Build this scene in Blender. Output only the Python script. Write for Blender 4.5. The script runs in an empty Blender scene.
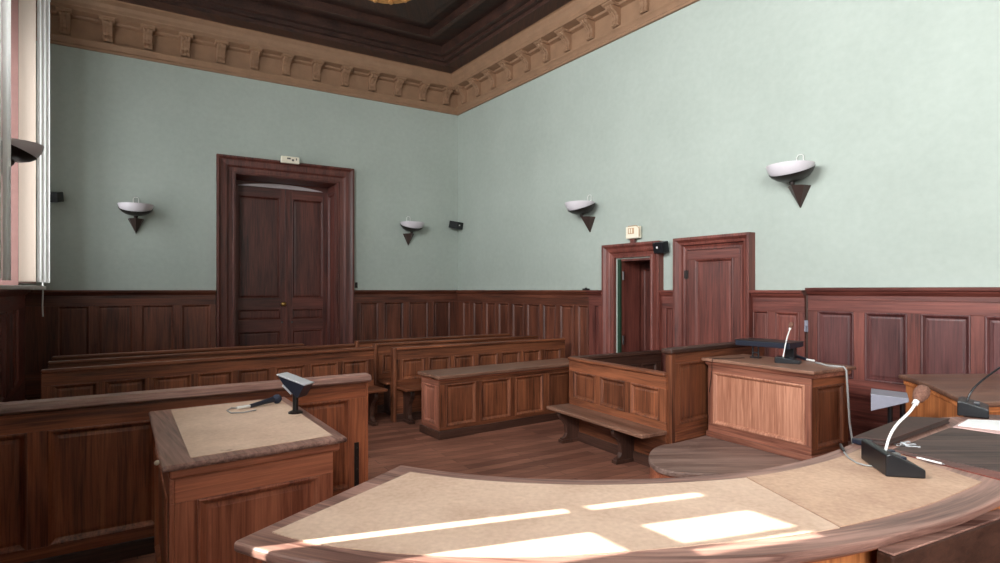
import bpy, bmesh, math, random
from mathutils import Matrix, Vector
random.seed(7)
R = math.radians
SC = bpy.context.scene
COL = SC.collection
EYE = 1.65
FP = 580.0
HOR = 290.0
JC = Vector((.356, 3.74))              # centre of the curved table


def at(u, v, z):
    """point of the place at height z seen along photo direction (u, v)"""
    d = (EYE - z) * FP / (v - HOR)
    return Vector(((u - 500) / FP * d, d, z))


# ------------------------------------------------------------------ materials
def lin(c):
    return tuple(((x / 255) / 12.92 if x / 255 <= .04045 else ((x / 255 + .055) / 1.055) ** 2.4) for x in c) + (1,)


MATS = {}


def newmat(name):
    m = bpy.data.materials.new(name)
    m.use_nodes = True
    nt = m.node_tree
    b = nt.nodes['Principled BSDF']
    return m, nt, b


def flat(name, rgb, rough=.5, metal=0, noise=.06, scale=30, bump=0, spec=.5):
    if name in MATS:
        return MATS[name]
    m, nt, b = newmat(name)
    tc = nt.nodes.new('ShaderNodeTexCoord')
    n = nt.nodes.new('ShaderNodeTexNoise')
    n.inputs['Scale'].default_value = scale
    n.inputs['Detail'].default_value = 5
    nt.links.new(tc.outputs['Object'], n.inputs['Vector'])
    mx = nt.nodes.new('ShaderNodeMixRGB')
    c = lin(rgb)
    mx.inputs[1].default_value = tuple(x * (1 - noise * 2) for x in c[:3]) + (1,)
    mx.inputs[2].default_value = tuple(min(1, x * (1 + noise * 2)) for x in c[:3]) + (1,)
    nt.links.new(n.outputs['Fac'], mx.inputs[0])
    nt.links.new(mx.outputs[0], b.inputs['Base Color'])
    b.inputs['Roughness'].default_value = rough
    b.inputs['Metallic'].default_value = metal
    b.inputs['Specular IOR Level'].default_value = spec
    if bump:
        bp = nt.nodes.new('ShaderNodeBump')
        bp.inputs['Strength'].default_value = bump
        bp.inputs['Distance'].default_value = .01
        nt.links.new(n.outputs['Fac'], bp.inputs['Height'])
        nt.links.new(bp.outputs[0], b.inputs['Normal'])
    MATS[name] = m
    return m


WOODS = {  # dark, light, roughness
    'wainscot': ((64, 28, 24), (124, 66, 56), .40),
    'wainscot_panel': ((58, 27, 27), (106, 59, 56), .42),
    'wainscot_brown': ((48, 22, 16), (116, 64, 45), .40),
    'door': ((54, 24, 21), (112, 60, 50), .40),
    'bench': ((58, 28, 18), (144, 84, 55), .38),
    'rail': ((84, 38, 25), (180, 102, 66), .38),
    'desk': ((108, 54, 38), (186, 112, 82), .40),
    'witness': ((148, 92, 70), (204, 144, 116), .48),
    'witness_frame': ((92, 50, 38), (168, 106, 84), .44),
    'grey_top': ((86, 56, 44), (152, 110, 90), .36),
    'rim': ((82, 50, 43), (176, 134, 120), .38),
    'worn': ((92, 68, 60), (166, 136, 124), .52),
    'ceiling': ((36, 20, 16), (76, 46, 35), .55),
    'orange': ((132, 70, 34), (204, 128, 76), .5),
    'dark': ((40, 23, 18), (82, 52, 41), .42),
    'inset': ((46, 35, 32), (88, 68, 62), .7),
}


def wood(kind, axis='z'):
    key = 'wood_%s_%s' % (kind, axis)
    if key in MATS:
        return MATS[key]
    d, l, rough = WOODS[kind]
    m, nt, b = newmat(key)
    N, L = nt.nodes, nt.links
    tc = N.new('ShaderNodeTexCoord')
    oi = N.new('ShaderNodeObjectInfo')
    mp = N.new('ShaderNodeMapping')
    fast, slow = 58, 2.2
    src = tc.outputs['Object']
    if axis == 'arc':
        at_ = N.new('ShaderNodeAttribute')
        at_.attribute_name = 'grain'
        src = at_.outputs['Vector']
    ax = 0 if axis == 'arc' else 'xyz'.index(axis)
    s = [fast] * 3
    s[ax] = slow
    mp.inputs['Scale'].default_value = s
    off = N.new('ShaderNodeVectorMath')
    off.operation = 'SCALE'
    off.inputs[0].default_value = (17, 31, 23)
    L.new(oi.outputs['Random'], off.inputs['Scale'])
    add = N.new('ShaderNodeVectorMath')
    L.new(src, add.inputs[0])
    L.new(off.outputs[0], add.inputs[1])
    L.new(add.outputs[0], mp.inputs['Vector'])
    n1 = N.new('ShaderNodeTexNoise')
    n1.inputs['Scale'].default_value = 1
    n1.inputs['Detail'].default_value = 7
    n1.inputs['Roughness'].default_value = .62
    n1.inputs['Distortion'].default_value = .6
    L.new(mp.outputs[0], n1.inputs['Vector'])
    # broad boards / patina
    mp2 = N.new('ShaderNodeMapping')
    s2 = [7.0] * 3
    s2[ax] = .8
    mp2.inputs['Scale'].default_value = s2
    L.new(add.outputs[0], mp2.inputs['Vector'])
    n2 = N.new('ShaderNodeTexNoise')
    n2.inputs['Scale'].default_value = 1
    n2.inputs['Detail'].default_value = 4
    L.new(mp2.outputs[0], n2.inputs['Vector'])
    mix = N.new('ShaderNodeMixRGB')
    mix.inputs[0].default_value = .45 if kind != 'witness' else .3
    L.new(n1.outputs['Fac'], mix.inputs[1])
    L.new(n2.outputs['Fac'], mix.inputs[2])
    cr = N.new('ShaderNodeValToRGB')
    cr.color_ramp.elements[0].position = .37
    cr.color_ramp.elements[0].color = lin(d)
    cr.color_ramp.elements[1].position = .63
    cr.color_ramp.elements[1].color = lin(l)
    L.new(mix.outputs[0], cr.inputs[0])
    hs = N.new('ShaderNodeHueSaturation')
    mr = N.new('ShaderNodeMapRange')
    mr.inputs['To Min'].default_value = .84
    mr.inputs['To Max'].default_value = 1.16
    L.new(oi.outputs['Random'], mr.inputs['Value'])
    L.new(mr.outputs[0], hs.inputs['Value'])
    L.new(cr.outputs[0], hs.inputs['Color'])
    L.new(hs.outputs[0], b.inputs['Base Color'])
    rr = N.new('ShaderNodeMapRange')
    rr.inputs['To Min'].default_value = rough - .1
    rr.inputs['To Max'].default_value = rough + .14
    L.new(n2.outputs['Fac'], rr.inputs['Value'])
    L.new(rr.outputs[0], b.inputs['Roughness'])
    bp = N.new('ShaderNodeBump')
    bp.inputs['Strength'].default_value = .22
    bp.inputs['Distance'].default_value = .004
    L.new(n1.outputs['Fac'], bp.inputs['Height'])
    L.new(bp.outputs[0], b.inputs['Normal'])
    MATS[key] = m
    return m


def plaster():
    m, nt, b = newmat('green_plaster')
    N, L = nt.nodes, nt.links
    tc = N.new('ShaderNodeTexCoord')
    n1 = N.new('ShaderNodeTexNoise')
    n1.inputs['Scale'].default_value = .8
    n1.inputs['Detail'].default_value = 6
    n1.inputs['Roughness'].default_value = .6
    L.new(tc.outputs['Object'], n1.inputs['Vector'])
    n2 = N.new('ShaderNodeTexNoise')
    n2.inputs['Scale'].default_value = 14
    n2.inputs['Detail'].default_value = 6
    L.new(tc.outputs['Object'], n2.inputs['Vector'])
    cr = N.new('ShaderNodeValToRGB')
    cr.color_ramp.elements[0].position = .3
    cr.color_ramp.elements[0].color = lin((158, 165, 157))
    cr.color_ramp.elements[1].position = .7
    cr.color_ramp.elements[1].color = lin((173, 180, 172))
    mix = N.new('ShaderNodeMixRGB')
    mix.inputs[0].default_value = .35
    L.new(n1.outputs['Fac'], mix.inputs[1])
    L.new(n2.outputs['Fac'], mix.inputs[2])
    L.new(mix.outputs[0], cr.inputs[0])
    L.new(cr.outputs[0], b.inputs['Base Color'])
    b.inputs['Roughness'].default_value = .75
    b.inputs['Specular IOR Level'].default_value = .25
    bp = N.new('ShaderNodeBump')
    bp.inputs['Strength'].default_value = .18
    bp.inputs['Distance'].default_value = .004
    L.new(n2.outputs['Fac'], bp.inputs['Height'])
    L.new(bp.outputs[0], b.inputs['Normal'])
    return m


def floor_mat():
    m, nt, b = newmat('worn_floor_boards')
    N, L = nt.nodes, nt.links
    tc = N.new('ShaderNodeTexCoord')
    mp = N.new('ShaderNodeMapping')
    mp.inputs['Rotation'].default_value = (0, 0, R(-32))
    L.new(tc.outputs['Object'], mp.inputs['Vector'])
    br = N.new('ShaderNodeTexBrick')
    br.inputs['Scale'].default_value = 1
    br.inputs['Brick Width'].default_value = 1.3
    br.inputs['Row Height'].default_value = .12
    br.inputs['Mortar Size'].default_value = .0022
    br.inputs['Color1'].default_value = lin((110, 70, 57))
    br.inputs['Color2'].default_value = lin((150, 102, 84))
    br.inputs['Mortar'].default_value = lin((44, 28, 22))
    L.new(mp.outputs[0], br.inputs['Vector'])
    mp2 = N.new('ShaderNodeMapping')
    mp2.inputs['Rotation'].default_value = (0, 0, R(-32))
    mp2.inputs['Scale'].default_value = (1.2, 22, 1)
    L.new(tc.outputs['Object'], mp2.inputs['Vector'])
    n = N.new('ShaderNodeTexNoise')
    n.inputs['Scale'].default_value = 1
    n.inputs['Detail'].default_value = 7
    L.new(mp2.outputs[0], n.inputs['Vector'])
    n3 = N.new('ShaderNodeTexNoise')
    n3.inputs['Scale'].default_value = 1.6
    n3.inputs['Detail'].default_value = 6
    L.new(tc.outputs['Object'], n3.inputs['Vector'])
    cr = N.new('ShaderNodeValToRGB')
    cr.color_ramp.elements[0].position = .3
    cr.color_ramp.elements[0].color = (.5, .46, .44, 1)
    cr.color_ramp.elements[1].position = .72
    cr.color_ramp.elements[1].color = (1.25, 1.2, 1.17, 1)
    mx0 = N.new('ShaderNodeMixRGB')
    mx0.inputs[0].default_value = .5
    L.new(n.outputs['Fac'], mx0.inputs[1])
    L.new(n3.outputs['Fac'], mx0.inputs[2])
    L.new(mx0.outputs[0], cr.inputs[0])
    mu = N.new('ShaderNodeMixRGB')
    mu.blend_type = 'MULTIPLY'
    mu.inputs[0].default_value = 1
    L.new(br.outputs['Color'], mu.inputs[1])
    L.new(cr.outputs[0], mu.inputs[2])
    L.new(mu.outputs[0], b.inputs['Base Color'])
    b.inputs['Roughness'].default_value = .55
    b.inputs['Specular IOR Level'].default_value = .3
    bp = N.new('ShaderNodeBump')
    bp.inputs['Strength'].default_value = .25
    bp.inputs['Distance'].default_value = .004
    L.new(n.outputs['Fac'], bp.inputs['Height'])
    L.new(bp.outputs[0], b.inputs['Normal'])
    return m


def leather(name, c1, c2, rough=.5):
    m, nt, b = newmat(name)
    N, L = nt.nodes, nt.links
    tc = N.new('ShaderNodeTexCoord')
    n1 = N.new('ShaderNodeTexNoise')
    n1.inputs['Scale'].default_value = 3.2
    n1.inputs['Detail'].default_value = 9
    n1.inputs['Roughness'].default_value = .68
    n2 = N.new('ShaderNodeTexNoise')
    n2.inputs['Scale'].default_value = 55
    n2.inputs['Detail'].default_value = 4
    n3 = N.new('ShaderNodeTexNoise')      # a few ink spots
    n3.inputs['Scale'].default_value = 9
    n3.inputs['Detail'].default_value = 2
    for n in (n1, n2, n3):
        L.new(tc.outputs['Object'], n.inputs['Vector'])
    mix = N.new('ShaderNodeMixRGB')
    mix.inputs[0].default_value = .35
    L.new(n1.outputs['Fac'], mix.inputs[1])
    L.new(n2.outputs['Fac'], mix.inputs[2])
    cr = N.new('ShaderNodeValToRGB')
    cr.color_ramp.elements[0].position = .33
    cr.color_ramp.elements[0].color = lin(c1)
    cr.color_ramp.elements[1].position = .66
    cr.color_ramp.elements[1].color = lin(c2)
    L.new(mix.outputs[0], cr.inputs[0])
    sp = N.new('ShaderNodeValToRGB')
    sp.color_ramp.elements[0].position = .73
    sp.color_ramp.elements[0].color = (1, 1, 1, 1)
    sp.color_ramp.elements[1].position = .77
    sp.color_ramp.elements[1].color = (.45, .4, .38, 1)
    L.new(n3.outputs['Fac'], sp.inputs[0])
    mu = N.new('ShaderNodeMixRGB')
    mu.blend_type = 'MULTIPLY'
    mu.inputs[0].default_value = .8
    L.new(cr.outputs[0], mu.inputs[1])
    L.new(sp.outputs[0], mu.inputs[2])
    L.new(mu.outputs[0], b.inputs['Base Color'])
    b.inputs['Roughness'].default_value = rough
    bp = N.new('ShaderNodeBump')
    bp.inputs['Strength'].default_value = .2
    bp.inputs['Distance'].default_value = .002
    L.new(n2.outputs['Fac'], bp.inputs['Height'])
    L.new(bp.outputs[0], b.inputs['Normal'])
    return m


def glass_mat():
    m = bpy.data.materials.new('window_glass')
    m.use_nodes = True
    nt = m.node_tree
    nt.nodes.clear()
    o = nt.nodes.new('ShaderNodeOutputMaterial')
    tr = nt.nodes.new('ShaderNodeBsdfTransparent')
    tr.inputs[0].default_value = (.97, .99, .98, 1)
    gl = nt.nodes.new('ShaderNodeBsdfGlossy')
    gl.inputs['Roughness'].default_value = .03
    mx = nt.nodes.new('ShaderNodeMixShader')
    mx.inputs[0].default_value = .07
    nt.links.new(tr.outputs[0], mx.inputs[1])
    nt.links.new(gl.outputs[0], mx.inputs[2])
    nt.links.new(mx.outputs[0], o.inputs[0])
    return m


def fabric_mat(name, rgb, trans):
    m = bpy.data.materials.new(name)
    m.use_nodes = True
    nt = m.node_tree
    nt.nodes.clear()
    o = nt.nodes.new('ShaderNodeOutputMaterial')
    tc = nt.nodes.new('ShaderNodeTexCoord')
    n = nt.nodes.new('ShaderNodeTexNoise')
    n.inputs['Scale'].default_value = 60
    nt.links.new(tc.outputs['Object'], n.inputs['Vector'])
    mc = nt.nodes.new('ShaderNodeMixRGB')
    c = lin(rgb)
    mc.inputs[1].default_value = tuple(x * .93 for x in c[:3]) + (1,)
    mc.inputs[2].default_value = c
    nt.links.new(n.outputs['Fac'], mc.inputs[0])
    d = nt.nodes.new('ShaderNodeBsdfDiffuse')
    t = nt.nodes.new('ShaderNodeBsdfTranslucent')
    nt.links.new(mc.outputs[0], d.inputs[0])
    nt.links.new(mc.outputs[0], t.inputs[0])
    mx = nt.nodes.new('ShaderNodeMixShader')
    mx.inputs[0].default_value = trans
    nt.links.new(d.outputs[0], mx.inputs[1])
    nt.links.new(t.outputs[0], mx.inputs[2])
    nt.links.new(mx.outputs[0], o.inputs[0])
    return m


M_WALL = plaster()
M_FLOOR = floor_mat()
M_LEATH = leather('tan_leather', (164, 126, 104), (208, 172, 146), .52)
M_LEATH2 = leather('pale_leather', (186, 152, 130), (220, 190, 168), .5)
M_LDARK = leather('brown_leather', (44, 26, 22), (78, 48, 40), .62)
M_INSET = wood('dark', 'x')
M_GLASS = glass_mat()
M_BLIND = fabric_mat('white_blind_fabric', (246, 244, 242), .45)
M_BEIGE = fabric_mat('beige_blind_fabric', (214, 196, 182), .3)
M_CORN = flat('tan_cornice', (142, 108, 83), .6, 0, .14, 6, .1)
M_WHITE = flat('white_paint', (224, 220, 216), .5, 0, .03)
M_BLACK = flat('black_plastic', (20, 20, 24), .34, 0, .1)
M_BLUEBLK = flat('blue_black_plastic', (30, 33, 46), .35, 0, .1)
M_IRON = flat('dark_metal', (48, 40, 38), .42, .6, .12)
M_CONE = flat('brown_metal', (70, 54, 50), .45, .4, .12)
M_STEEL = flat('steel', (150, 150, 152), .3, 1, .05)
M_BRASS = flat('brass', (206, 164, 92), .3, 1, .05)
M_GREYLAM = flat('grey_laminate', (132, 130, 142), .4, 0, .05)
M_SILVER = flat('silver_plate', (196, 196, 200), .35, .15, .04)
M_BOWL = flat('white_bowl_glass', (206, 198, 203), .3, 0, .02)
M_FOAM = flat('brown_foam', (112, 76, 62), .9, 0, .25, 160, .5)
M_FOAMB = flat('blue_black_foam', (44, 48, 66), .8, 0, .25, 160, .4)
M_PAPER = flat('white_paper', (238, 236, 236), .7, 0, .02)
M_PINK = flat('pink_paper', (206, 170, 164), .7, 0, .03)
M_CABLE = flat('grey_cable', (150, 148, 146), .5, 0, .05)
M_WCABLE = flat('white_cable', (226, 224, 220), .45, 0, .03)
M_GREEN = flat('green_paint', (22, 50, 32), .6, 0, .2, 8)
M_PINKWOOD = flat('pink_frame_paint', (142, 104, 98), .5, 0, .1, 12)
M_CREAM = flat('cream_plastic', (232, 222, 202), .45, 0, .03)
M_INK = flat('dark_print', (92, 84, 80), .6)
M_OCHRE = flat('ochre_print', (186, 142, 104), .6)
M_GILT = flat('gilt', (206, 150, 92), .38, .5, .15, 20)
M_PALEPL = flat('pale_plaster', (206, 194, 196), .7, 0, .03)
M_BLOCKER = flat('sun_blocker_render', (150, 142, 128), .9, 0, .1, 2)  # only for the two added sun blockers outside the windows


# ------------------------------------------------------------------ mesh builder
class MB:
    def __init__(self, M=None):
        self.v, self.f, self.sm = [], [], []
        self.M = M or Matrix.Identity(4)
        self.polar = False

    def add(self, vs, fs, smooth=False):
        o = len(self.v)
        self.v += [tuple(self.M @ Vector(p)) for p in vs]
        self.f += [tuple(i + o for i in f) for f in fs]
        self.sm += [smooth] * len(fs)
        return self

    def box(self, x0, x1, y0, y1, z0, z1):
        vs = [(x, y, z) for z in (z0, z1) for y in (y0, y1) for x in (x0, x1)]
        return self.add(vs, [(0, 2, 3, 1), (4, 5, 7, 6), (0, 1, 5, 4), (2, 6, 7, 3), (0, 4, 6, 2), (1, 3, 7, 5)])

    def prism(self, poly, a, b, axis='z', smooth=False):
        """poly in the two other axes (cyclic order), extruded from a to b"""
        n = len(poly)

        def P(p, h):
            return {'z': (p[0], p[1], h), 'x': (h, p[0], p[1]), 'y': (p[0], h, p[1])}[axis]
        vs = [P(p, a) for p in poly] + [P(p, b) for p in poly]
        self.add(vs, [tuple(range(n - 1, -1, -1)), tuple(range(n, 2 * n))])
        o = len(self.v) - 2 * n
        self.f += [(o + i, o + (i + 1) % n, o + n + (i + 1) % n, o + n + i) for i in range(n)]
        self.sm += [smooth] * n
        return self

    def lathe(self, prof, cx=0, cy=0, n=24, smooth=True):
        vs, fs = [], []
        m = len(prof)
        for k in range(n):
            a = 2 * math.pi * k / n
            for r, z in prof:
                vs.append((cx + r * math.cos(a), cy + r * math.sin(a), z))
        for k in range(n):
            k2 = (k + 1) % n
            for i in range(m - 1):
                fs.append((k * m + i, k2 * m + i, k2 * m + i + 1, k * m + i + 1))
        return self.add(vs, fs, smooth)

    def tube(self, pts, r, n=10, rad=None):
        pts = [Vector(p) for p in pts]
        vs, fs = [], []
        up = Vector((0, 0, 1))
        prev = None
        for i, p in enumerate(pts):
            t = (pts[min(i + 1, len(pts) - 1)] - pts[max(i - 1, 0)]).normalized()
            if prev is None:
                a = t.cross(up)
                if a.length < .05:
                    a = t.cross(Vector((1, 0, 0)))
            else:
                a = prev - t * prev.dot(t)
            a.normalize()
            prev = a
            b = t.cross(a)
            rr = rad[i] if rad else r
            for k in range(n):
                an = 2 * math.pi * k / n
                vs.append(p + (a * math.cos(an) + b * math.sin(an)) * rr)
        for i in range(len(pts) - 1):
            for k in range(n):
                fs.append((i * n + k, i * n + (k + 1) % n, (i + 1) * n + (k + 1) % n, (i + 1) * n + k))
        fs.append(tuple(range(n - 1, -1, -1)))
        fs.append(tuple((len(pts) - 1) * n + k for k in range(n)))
        return self.add(vs, fs, True)

    def ball(self, c, rx, ry=None, rz=None, n=16):
        ry = ry or rx
        rz = rz or rx
        vs, fs = [], []
        h = n // 2
        for j in range(h + 1):
            th = math.pi * j / h
            for k in range(n):
                ph = 2 * math.pi * k / n
                vs.append((c[0] + rx * math.sin(th) * math.cos(ph), c[1] + ry * math.sin(th) * math.sin(ph), c[2] + rz * math.cos(th)))
        for j in range(h):
            for k in range(n):
                fs.append((j * n + k, (j + 1) * n + k, (j + 1) * n + (k + 1) % n, j * n + (k + 1) % n))
        return self.add(vs, fs, True)

    def panel(self, x0, x1, z0, z1, yf, th, raise_=True):
        """moulded panel facing -y: bead, sloping moulding, sunk field; a closed solid"""
        w = min(x1 - x0, z1 - z0)
        k = min(1, w / .26)
        rings = [(0, yf + th), (0, yf - .004), (.008 * k, yf - .007), (.017 * k, yf - .003), (.034 * k, yf + .016), (.04 * k, yf + .016)]
        if raise_:
            rings += [(.052 * k, yf + .014), (.056 * k, yf + .012)]
        vs, fs = [], []
        for e, y in rings:
            vs += [(x0 + e, y, z0 + e), (x1 - e, y, z0 + e), (x1 - e, y, z1 - e), (x0 + e, y, z1 - e)]
        for i in range(len(rings) - 1):
            for q in range(4):
                fs.append((4 * i + q, 4 * i + (q + 1) % 4, 4 * i + 4 + (q + 1) % 4, 4 * i + 4 + q))
        m = 4 * (len(rings) - 1)
        fs.append((m, m + 1, m + 2, m + 3))
        fs.append((3, 2, 1, 0))
        return self.add(vs, fs)

    def build(self, name, mat, parent=None, bevel=0, seg=2, label=None, loc=None):
        me = bpy.data.meshes.new(name)
        me.from_pydata(self.v, [], self.f)
        bm = bmesh.new()
        bm.from_mesh(me)
        bmesh.ops.remove_doubles(bm, verts=bm.verts, dist=1e-5)
        bmesh.ops.recalc_face_normals(bm, faces=bm.faces)
        bm.to_mesh(me)
        bm.free()
        if any(self.sm):
            for p in me.polygons:
                p.use_smooth = True
            me.set_sharp_from_angle(angle=R(40))
        if self.polar:                  # grain runs along the curve of the table
            at_ = me.attributes.new('grain', 'FLOAT_VECTOR', 'POINT')
            for i, v in enumerate(me.vertices):
                dx, dy = v.co.x - JC.x, v.co.y - JC.y
                at_.data[i].vector = (math.atan2(dy, dx) * 2.0, math.hypot(dx, dy), v.co.z)
        me.materials.append(mat)
        o = bpy.data.objects.new(name, me)
        COL.objects.link(o)
        if parent:
            o.parent = parent
        if loc is not None:
            o.location = loc
        if bevel:
            b = o.modifiers.new('bevel', 'BEVEL')
            b.width = bevel
            b.segments = seg
            b.limit_method = 'ANGLE'
            b.angle_limit = R(35)
            b.harden_normals = False
        if label:
            o['label'] = label
        return o


def thing(name, label, cat, loc=(0, 0, 0), rz=0, group=None):
    o = bpy.data.objects.new(name, None)
    COL.objects.link(o)
    o.empty_display_size = .1
    o.location = loc
    o.rotation_euler = (0, 0, rz)
    o['label'] = label
    o['category'] = cat
    if group:
        o['group'] = group
    return o


def setting(name, loc=(0, 0, 0), rz=0, label=None, cat=None):
    o = bpy.data.objects.new(name, None)
    COL.objects.link(o)
    o.empty_display_size = .1
    o.location = loc
    o.rotation_euler = (0, 0, rz)
    o['kind'] = 'structure'
    if label:
        o['label'] = label
        o['category'] = cat
    return o


def stru(o, label=None, cat=None):
    o['kind'] = 'structure'
    if label:
        o['label'] = label
        o['category'] = cat
    return o


def frame_of(p0, p1):
    d = Vector(p1[:2]) - Vector(p0[:2])
    return (p0[0], p0[1], 0), math.atan2(d.y, d.x), d.length


def panelling(root, W, H, t, spans, zlo, zhi, kind, M=None, hax='x', x0=0, y0=0, z0=0, pkind=None, rails=True, raise_=True):
    """frame-and-panel board: y0..y0+t, front at y0; each rail, stile and panel a part"""
    m = lambda: MB(M)
    if rails:
        m().box(x0, W, y0, y0 + t, z0, zlo).build('bottom_rail', wood(kind, hax), root, .003)
        m().box(x0, W, y0, y0 + t, zhi, H).build('top_rail', wood(kind, hax), root, .003)
    xs = [x0]
    for a, b in spans:
        xs += [a, b]
    xs.append(W)
    for i in range(0, len(xs), 2):
        if xs[i + 1] - xs[i] > .004:
            m().box(xs[i], xs[i + 1], y0, y0 + t, zlo, zhi).build('stile', wood(kind, 'z'), root, .003)
    for a, b in spans:
        m().panel(a, b, zlo, zhi, y0, t * .8, raise_).build('panel', wood(pkind or kind, 'z'), root)


def even(x0, x1, n, gap):
    w = (x1 - x0 - gap * (n - 1)) / n
    return [(x0 + i * (w + gap), x0 + i * (w + gap) + w) for i in range(n)]


# ------------------------------------------------------------------ room layout
CN = Vector((-.847, 11.7))                    # far corner
TB = Vector((.8514, .5245))                   # along the back wall, left to right
TR = Vector((.5753, -.8179))                  # along the right wall, far to near
NL = Vector((.8179, .5753))                   # left wall inward normal
OFFL = -.8
OL = NL * OFFL                                # left wall origin (foot of normal)
OL = Vector((OFFL / NL.x, 0))
TL = Vector((-.5753, .8179))                  # along the left wall, near to far
# left/back corner
den = TB.dot(NL)
LC = CN + TB * ((OFFL - CN.dot(NL)) / den)
WB = (CN - LC).length
RB = math.atan2(TB.y, TB.x)
RR = math.atan2(TR.y, TR.x)
RL = math.atan2(TL.y, TL.x)
WALL_TOP = 5.95
LR = 16.2
TAU0, TAU1 = -6.4, 9.9


def ray_on(u, o, d):
    """distance along line o + s d where the view direction u meets it"""
    k = (u - 500) / FP
    return -(o.x - k * o.y) / (d.x - k * d.y)


def bx(u, p=0):
    n = Vector((-TB.y, TB.x))
    return ray_on(u, LC - n * p, TB)


def rx(u, p=0):
    n = Vector((-TR.y, TR.x))
    return ray_on(u, CN - n * p, TR)


# floor, ceiling
far = [LC - TB * .5 + TL * .5, CN + TB * .6 - TR * .6]
near = [OL + TL * TAU0 - NL * .5, CN + TR * LR + NL * .6 - TL * 0]
fl = MB().prism([(near[0].x, near[0].y), (near[1].x, near[1].y), (far[1].x, far[1].y), (far[0].x, far[0].y)], -.12, 0).build('floor', M_FLOOR)
stru(fl)

# back wall with the double door recess
DX0, DX1 = bx(216.5, .05) + .262, bx(353.5, .05) - .262
DTOP = 3.59
wb = MB()
wb.box(-.4, DX0, 0, .7, 0, WALL_TOP).box(DX1, WB + .4, 0, .7, 0, WALL_TOP).box(DX0, DX1, 0, .7, DTOP, WALL_TOP)
w = wb.build('wall_back', M_WALL, loc=(LC.x, LC.y, 0))
w.rotation_euler.z = RB
stru(w)
# right wall with the open doorway
SX0, SX1 = rx(614.5, .06), rx(650.5, .06)
STOP = 2.08
wr = MB()
wr.box(.001, SX0, 0, .4, 0, WALL_TOP).box(SX1, LR, 0, .4, 0, WALL_TOP).box(SX0, SX1, 0, .4, STOP, WALL_TOP)
w = wr.build('wall_right', M_WALL, loc=(CN.x, CN.y, 0))
w.rotation_euler.z = RR
stru(w)
# left wall with windows (local x along the wall away from the camera, +y outward)
WIN = {1: (7.25, 9.25), 2: (.55, 4.2), 3: (-4.9, -1.5)}
ZS, ZH = 1.70, 4.95
HEAD = {1: 5.62, 2: ZH, 3: ZH}
wl = MB()
xs = [TAU0]
for a, b in sorted(WIN.values()):
    xs += [a, b]
xs.append(TAU1 + .4)
for i in range(0, len(xs), 2):
    wl.box(xs[i], xs[i + 1], 0, .42, 0, WALL_TOP)
for k_, (a, b) in WIN.items():
    wl.box(a, b, 0, .42, 0, ZS - .05).box(a, b, 0, .42, HEAD[k_], WALL_TOP)
w = wl.build('wall_left', M_WALL, loc=(OL.x, OL.y, 0))
w.rotation_euler.z = RL
stru(w)
# rear wall behind the camera
q0 = OL + TL * (TAU0 + .1)
w = MB().box(-.4, 8.2, 0, .3, 0, WALL_TOP).build('wall_rear', M_WALL, loc=(q0.x, q0.y, 0))
w.rotation_euler.z = math.atan2(NL.y, NL.x)
w.location = (q0.x - TL.x * .3, q0.y - TL.y * .3, 0)
stru(w)


# ceiling in wall-parallel (skewed) coordinates
def cpt(a, b):
    p = CN - TB * a + TR * b
    return (p.x, p.y)


def cquad(mb, a0, a1, b0, b1, z0, z1):
    mb.prism([cpt(a0, b0), cpt(a1, b0), cpt(a1, b1), cpt(a0, b1)], z0, z1)
    return mb


ceil = setting('ceiling')
CZ = 5.84
cquad(MB(), -.4, WB + .5, -.4, LR, 6.12, 6.25).build('boarding', wood('ceiling', 'x'), ceil)
bm_ = MB()
AW = WB
cquad(bm_, -.3, AW + .4, -.3, .62, CZ, 6.12)
cquad(bm_, -.3, .62, .62, LR, CZ, 6.12)
cquad(bm_, AW - .62, AW + .4, .62, LR, CZ, 6.12)
bm_.build('border_beam', wood('ceiling', 'y'), ceil, .01)
for (z0, z1, a, b) in ((5.90, 6.12, .62, .70), (5.96, 6.12, .70, .80), (5.99, 6.12, 1.22, 1.30)):
    mm = MB()
    cquad(mm, a, AW - a, a, b, z0, z1)
    cquad(mm, a, b, b, LR - .2, z0, z1)
    cquad(mm, AW - b, AW - a, b, LR - .2, z0, z1)
    mm.build('moulding', wood('ceiling', 'x'), ceil, .008)
for k in range(1, 4):
    b0 = .8 + k * 3.1
    mm = MB()
    cquad(mm, .8, AW - .8, b0, b0 + .35, 5.9, 6.12)
    cquad(mm, .8, AW - .8, b0 - .06, b0 + .41, 5.97, 6.12)
    mm.build('cross_beam', wood('ceiling', 'x'), ceil, .01)
for k in range(4):                      # raised coffer fields
    b0 = 1.55 + k * 3.1 + (.2 if k else 0)
    for j in range(2):
        a0 = 1.5 + j * (AW - 2.6) / 2
        a1 = a0 + (AW - 3.3) / 2 - .1
        mm = MB()
        cquad(mm, a0, a1, b0, b0 + 2.0, 6.06, 6.12)
        cquad(mm, a0 + .12, a1 - .12, b0 + .12, b0 + 1.88, 6.03, 6.08)
        mm.build('coffer_panel', wood('ceiling', 'y'), ceil, .012)

# cornice: profile (out, z), mitred by simply running into the corner
CB = 5.165
PROF = [(0, CB), (.045, CB), (.05, CB + .03), (.035, CB + .045), (.06, CB + .085), (.085, CB + .11), (.085, CB + .135), (.03, CB + .15),
        (.03, CB + .40), (.10, CB + .415), (.115, CB + .44), (.28, CB + .445), (.28, CB + .50), (.29, CB + .51), (.30, CB + .555),
        (.325, CB + .60), (.33, CB + .665), (.36, CB + .675), (0, CB + .675)]


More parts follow.
